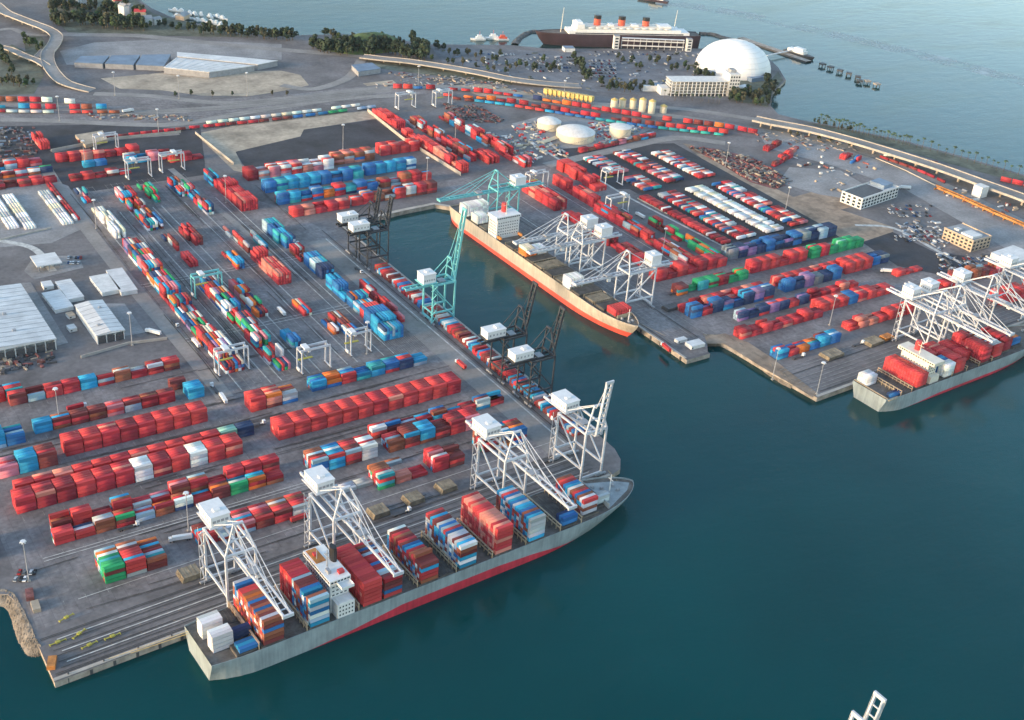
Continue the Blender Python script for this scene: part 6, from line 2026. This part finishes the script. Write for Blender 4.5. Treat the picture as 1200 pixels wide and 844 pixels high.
def palm_mesh(seed):
    rnd = random.Random(seed)
    m = MB()
    H = 12
    for k in range(17):
        a = k * 2.4 + rnd.uniform(-.2, .2); L = rnd.uniform(2.6, 3.6); up = rnd.uniform(-.2, 1.0)
        d = Vector((math.cos(a), math.sin(a), 0)); s = Vector((-d.y, d.x, 0)) * .55
        p0 = Vector((0, 0, H)); p1 = p0 + d * L * .5 + Vector((0, 0, up * .9)); p2 = p0 + d * L + Vector((0, 0, up * .4 - 1.3))
        m.add([p0, p1 - s, p1 + Vector((0, 0, .15)), p1 + s, p2], [(0, 1, 2), (0, 2, 3), (1, 4, 2), (2, 4, 3)])
    cr = m.mesh('crown', M['leaf_mid'])
    m = MB(); m.tube((0, 0, 0), (.2, .1, 6), .32, .24, 6); m.tube((.2, .1, 6), (0, 0, H), .24, .2, 6)
    return cr, m.mesh('trunk', M['bark'])


PALMS = [palm_mesh(1), palm_mesh(2)]
rt = random.Random(21)


def tree(u, v, label, group, s=1.0, kind=None, palm=False):
    x, y = at(u, v)
    kk = rt.choice(kind) if kind else rt.randrange(5)
    cr, tk = rt.choice(PALMS) if palm else TREES[kk]
    f = s * rt.uniform(.8, 1.25)
    if not palm:
        label = label.replace('dark ', '', 1)
        label = ('tall ' if f > s * 1.1 else 'low ' if f < s * .9 else '') + ('dark ', 'mid green ', 'broad dark ', 'olive ', 'rounded dark ')[kk] + label.replace('tall ', '', 1)
    t = thing('palm_tree' if palm else 'broadleaf_tree', (x, y, 0), rt.uniform(0, 6.28), label, 'palm tree' if palm else 'tree', group)
    t.scale = (f, f, f * rt.uniform(.9, 1.15))
    link('trunk', tk, t); link('crown', cr, t)


def grove(n, u0, v0, u1, v1, label, group, s=1.0, kind=None, dv=0.0, palm=False):
    """trees along the band from (u0,v0) to (u1,v1), spread dv pixels across it"""
    for k in range(n):
        q = (k + rt.random()) / n
        tree(u0 + (u1 - u0) * q, v0 + (v1 - v0) * q + rt.uniform(-dv, dv), f'{label}, {ordw(k)} from left', group, s, kind, palm)


g_ = 'trees round the marina'
grove(28, 64, 27, 172, 35, 'dark tree in the belt before the marina', g_, 1.75, None, 3)
grove(26, 60, 12, 168, 20, 'dark tree in the back of the marina belt', g_, 1.6, None, 5)
grove(9, 176, 30, 236, 40, 'tree on the shore right of the marina', g_, 1.1, None, 2)
grove(24, 236, 38, 346, 48, 'dark shrubby tree on the shore above the long white shed', 'trees along the upper shore', 1.4, [0, 2, 3], 2)
grove(7, 0, 64, 14, 84, 'tree in the clump left of the viaduct', 'trees at upper left', 1.3, None, 4)
grove(9, 0, 96, 40, 104, 'tree in the lower clump left of viaduct landing', 'trees at upper left', 1.1, [1, 3], 5)
grove(9, 26, 48, 50, 60, 'tree inside the viaduct loop', 'trees at upper left', 1.0, [1, 4], 4)
grove(7, 60, 26, 72, 34, 'tree beside the viaduct bend', 'trees at upper left', 1.0, None, 3)
grove(13, 364, 56, 408, 62, 'dark tree at the left foot of the green hill', 'trees under the green hill', 1.7, [0, 2], 5)
grove(28, 404, 60, 502, 69, 'dark tree in the belt under the green hill', 'trees under the green hill', 1.85, [0, 2, 4], 3)
grove(6, 480, 55, 500, 62, 'tall dark tree at the right end of the hill belt', 'trees under the green hill', 1.9, [0, 4], 2)
grove(5, 378, 42, 402, 46, 'tree on the left shoulder of the green hill', 'trees under the green hill', 1.2, None, 2)
grove(8, 504, 70, 600, 88, 'bush along the causeway verge', 'trees by the causeway', .9, None, 2)
grove(26, 506, 62, 660, 84, 'small tree in the liner car park', 'trees in the waterfront lot', .95, None, 8)
grove(9, 672, 72, 690, 98, 'dark tree in the clump left of the full car park', 'trees in the waterfront lot', 1.25, [0, 2], 6)
grove(14, 700, 100, 772, 108, 'dark tree before the hotel annex', 'trees in the waterfront lot', 1.15, [0, 3], 5)
grove(15, 722, 74, 824, 82, 'tree between liner and hotel', 'trees in the waterfront lot', 1.0, None, 5)
grove(14, 776, 117, 846, 122, 'olive palm before the hotel front', 'palms before the hotel', .8, None, 2, palm=True)
grove(24, 852, 110, 904, 116, 'dark tree on the lawn below the dome', 'trees round the dome', 1.3, None, 10)
grove(12, 896, 92, 912, 112, 'shore tree right of the dome', 'trees round the dome', 1.0, None, 6)
grove(8, 815, 88, 838, 96, 'dark tree at left foot of the dome', 'trees round the dome', 1.0, [0, 4], 3)
grove(40, 958, 146, 1066, 171, 'thin palm in the row along the eastern sea wall', 'palms along the eastern sea wall', .95, None, .8, palm=True)
grove(16, 1072, 172, 1198, 208, 'sparse palm further along the eastern sea wall', 'palms along the eastern sea wall', .95, None, .8, palm=True)
grove(8, 948, 142, 1000, 154, 'low dark bush on the bank beside highway', 'bushes on the highway bank', .55, [0], 1)
grove(7, 916, 156, 1030, 178, 'bush under the elevated highway', 'bushes on the highway bank', .6, [0, 3], 2)
grove(6, 178, 113, 350, 112, 'roadside tree below the sand lot', 'roadside trees', .6, [0, 3], 1)
grove(9, 400, 47, 478, 52, 'tree on the crest of the green hill', 'trees under the green hill', .9, None, 3)
# the grassy hill on the upper shore
hx, hy = at(432, 56)
m = MB()
pr = []
for k in range(9):
    q = k / 8
    pr.append((1 - q) ** .8)
vs = []
NH = 28
for k in range(9):
    for i in range(NH):
        a = 2 * math.pi * i / NH
        q = (1 - k / 8)
        x, y = hx + math.cos(a) * 62 * q * (1 + .1 * math.sin(3 * a)), hy + math.sin(a) * 36 * q * (1 + .1 * math.cos(2 * a))
        vs.append((x, y, 22 * (1 - q * q) + (rt.uniform(-.5, .5) if 0 < k < 8 else 0)))
m.add(vs, [(k * NH + i, k * NH + (i + 1) % NH, (k + 1) * NH + (i + 1) % NH, (k + 1) * NH + i) for k in range(8) for i in range(NH)])
tag(m.build('hill', M['grass'], smooth=True), kind='structure')
# houses among the trees by the marina
for k, (u, v, w, h, lab) in enumerate(((80, 6, 18, 9, 'cream low house at far left of marina trees'), (92, 5, 22, 12, 'red roofed house near the left of the marina'), (104, 4, 24, 11, 'long pale waterside hall in the marina trees'),
                                       (138, 12, 16, 16, 'red roofed tower house in the middle of marina trees'), (146, 22, 14, 20, 'white tower between marina trees'), (148, 16, 18, 13, 'pink walled house behind the white tower'),
                                       (165, 24, 16, 14, 'red roofed house at right of marina trees'), (170, 29, 20, 10, 'white gabled house near the marina shore'), (183, 28, 14, 8, 'pale cabin at right end of marina trees'), (214, 22, 20, 6, 'white boat hall on the marina point'))):
    x, y = at(u, v)
    t = thing('marina_house', (x, y, 0), .3 + .4 * k, lab, 'house', 'houses at the marina')
    m = MB(); m.box(-w / 2, w / 2, -w * .35, w * .35, 0, h); m.build('wall', M['wall_white' if k % 3 else 'wall_tan'], t); wl = t.children[-1]
    m = MB(); a, b = w / 2 + .6, w * .35 + .6
    m.add([(-a, -b, h + .01), (a, -b, h + .01), (a, b, h + .01), (-a, b, h + .01), (-a, 0, h + w * .2), (a, 0, h + w * .2)], [(0, 1, 5, 4), (2, 3, 4, 5), (3, 0, 4), (1, 2, 5), (3, 2, 1, 0)])
    m.build('roof', M['red' if 'red' in lab else 'roof_grey'], t)
    m = MB()
    for i in range(3):
        for j in range(max(1, int(h / 4))): m.box(-w / 2 + w * (i + .5) / 3 - 1, -w / 2 + w * (i + .5) / 3 + 1, -w * .35 - .06, -w * .35 - .005, 1 + j * 3.6, 3 + j * 3.6)
    tag(m.build('windows', M['glass'], wl), kind='stuff')
# ------------------------------------------------------------------ containers: the 300 that show largest are objects, the rest one mass
CM_ = CM_early
BOX.sort(key=lambda q: -q[7])
singles, rest = BOX[:300], BOX[300:]
_seen = {}
for q in singles: _seen[q[6]] = _seen.get(q[6], 0) + 1
for x, y, z, a, c, rgb, lab, sc, desc in singles:
    o = bpy.data.objects.new('container', CM_)
    o.location = (x, y, z)
    o.rotation_euler = (0, 0, a)
    o.color = (*rgb, 1)
    COL.objects.link(o)
    tag(o, lab, 'container', 'shipping containers stacked in rows')
n = len(rest)
base = np.array([(-1, -1, 0), (1, -1, 0), (1, 1, 0), (-1, 1, 0), (-1, -1, 1), (1, -1, 1), (1, 1, 1), (-1, 1, 1)], float) * (L40 / 2, WC / 2, HC)
A = np.array([q[:4] for q in rest])
ca, sa = np.cos(A[:, 3])[:, None], np.sin(A[:, 3])[:, None]
V = np.empty((n, 8, 3))
V[:, :, 0] = A[:, 0:1] + base[None, :, 0] * ca - base[None, :, 1] * sa
V[:, :, 1] = A[:, 1:2] + base[None, :, 0] * sa + base[None, :, 1] * ca
V[:, :, 2] = A[:, 2:3] + base[None, :, 2]
F = np.array([(4, 5, 6, 7), (0, 1, 5, 4), (1, 2, 6, 5), (2, 3, 7, 6), (3, 0, 4, 7)])
FF = (F[None] + (np.arange(n) * 8)[:, None, None]).reshape(-1)
me = bpy.data.meshes.new('container_mass')
me.vertices.add(n * 8); me.vertices.foreach_set('co', V.reshape(-1))
me.loops.add(n * 20); me.loops.foreach_set('vertex_index', FF.astype(np.int32))
me.polygons.add(n * 5)
me.polygons.foreach_set('loop_start', np.arange(0, n * 20, 4, dtype=np.int32))
at_ = me.attributes.new('paint', 'FLOAT_COLOR', 'FACE')
cc = np.ones((n, 5, 4)); cc[:, :, :3] = np.array([q[5] for q in rest])[:, None, :]
at_.data.foreach_set('color', cc.reshape(-1))
me.materials.append(M['boxes'])
me.update(calc_edges=True); me.validate()
tag(link('stacked_containers', me), 'the further container stacks of both terminals and the trains', 'containers', kind='stuff')
print('containers', len(BOX))
# trailers and rail wagons under the boxes that do not stand on the ground
m = MB()
def oriented(cx, cy, a, x0, x1, y0, y1, z0, z1):
    c, s_ = math.cos(a), math.sin(a)
    vs = [(cx + x * c - y * s_, cy + x * s_ + y * c, z) for z in (z0, z1) for x, y in ((x0, y0), (x1, y0), (x1, y1), (x0, y1))]
    m.add(vs, [(4, 5, 6, 7), (0, 1, 5, 4), (1, 2, 6, 5), (2, 3, 7, 6), (3, 0, 4, 7)])
done = set()
for q in BOX:
    if abs(q[2] - 1.25) < .01 or (q[8] == 'train' and q[2] < 1.0):
        oriented(q[0], q[1], q[3], -6.4, 6.4, -1.1, 1.1, q[2] - .35, q[2] - .02)
        for x in (-4.6, 4.6): oriented(q[0], q[1], q[3], x - 1.1, x + 1.1, -1.15, 1.15, 0, q[2] - .36)
tag(m.build('trailers_and_wagons', M['steel']), 'trailers and rail wagons carrying the parked container lines', 'trailers', kind='stuff')
# ------------------------------------------------------------------ haze over the harbour: one closed box of thin, even air
m = MB()
m.box(-9100, 12100, -9100, 12100, -10.5, 520)
hm = bpy.data.materials.new('haze_air'); hm.use_nodes = True
nt = hm.node_tree
for n_ in list(nt.nodes):
    if n_.type == 'BSDF_PRINCIPLED': nt.nodes.remove(n_)
vol = nt.nodes.new('ShaderNodeVolumePrincipled')
vol.inputs['Color'].default_value = (.8, .9, 1.0, 1)
vol.inputs['Density'].default_value = 0.00001
vol.inputs['Anisotropy'].default_value = 0.0
nt.links.new(vol.outputs[0], nt.nodes['Material Output'].inputs['Volume'])
tag(m.build('haze', hm), kind='stuff')
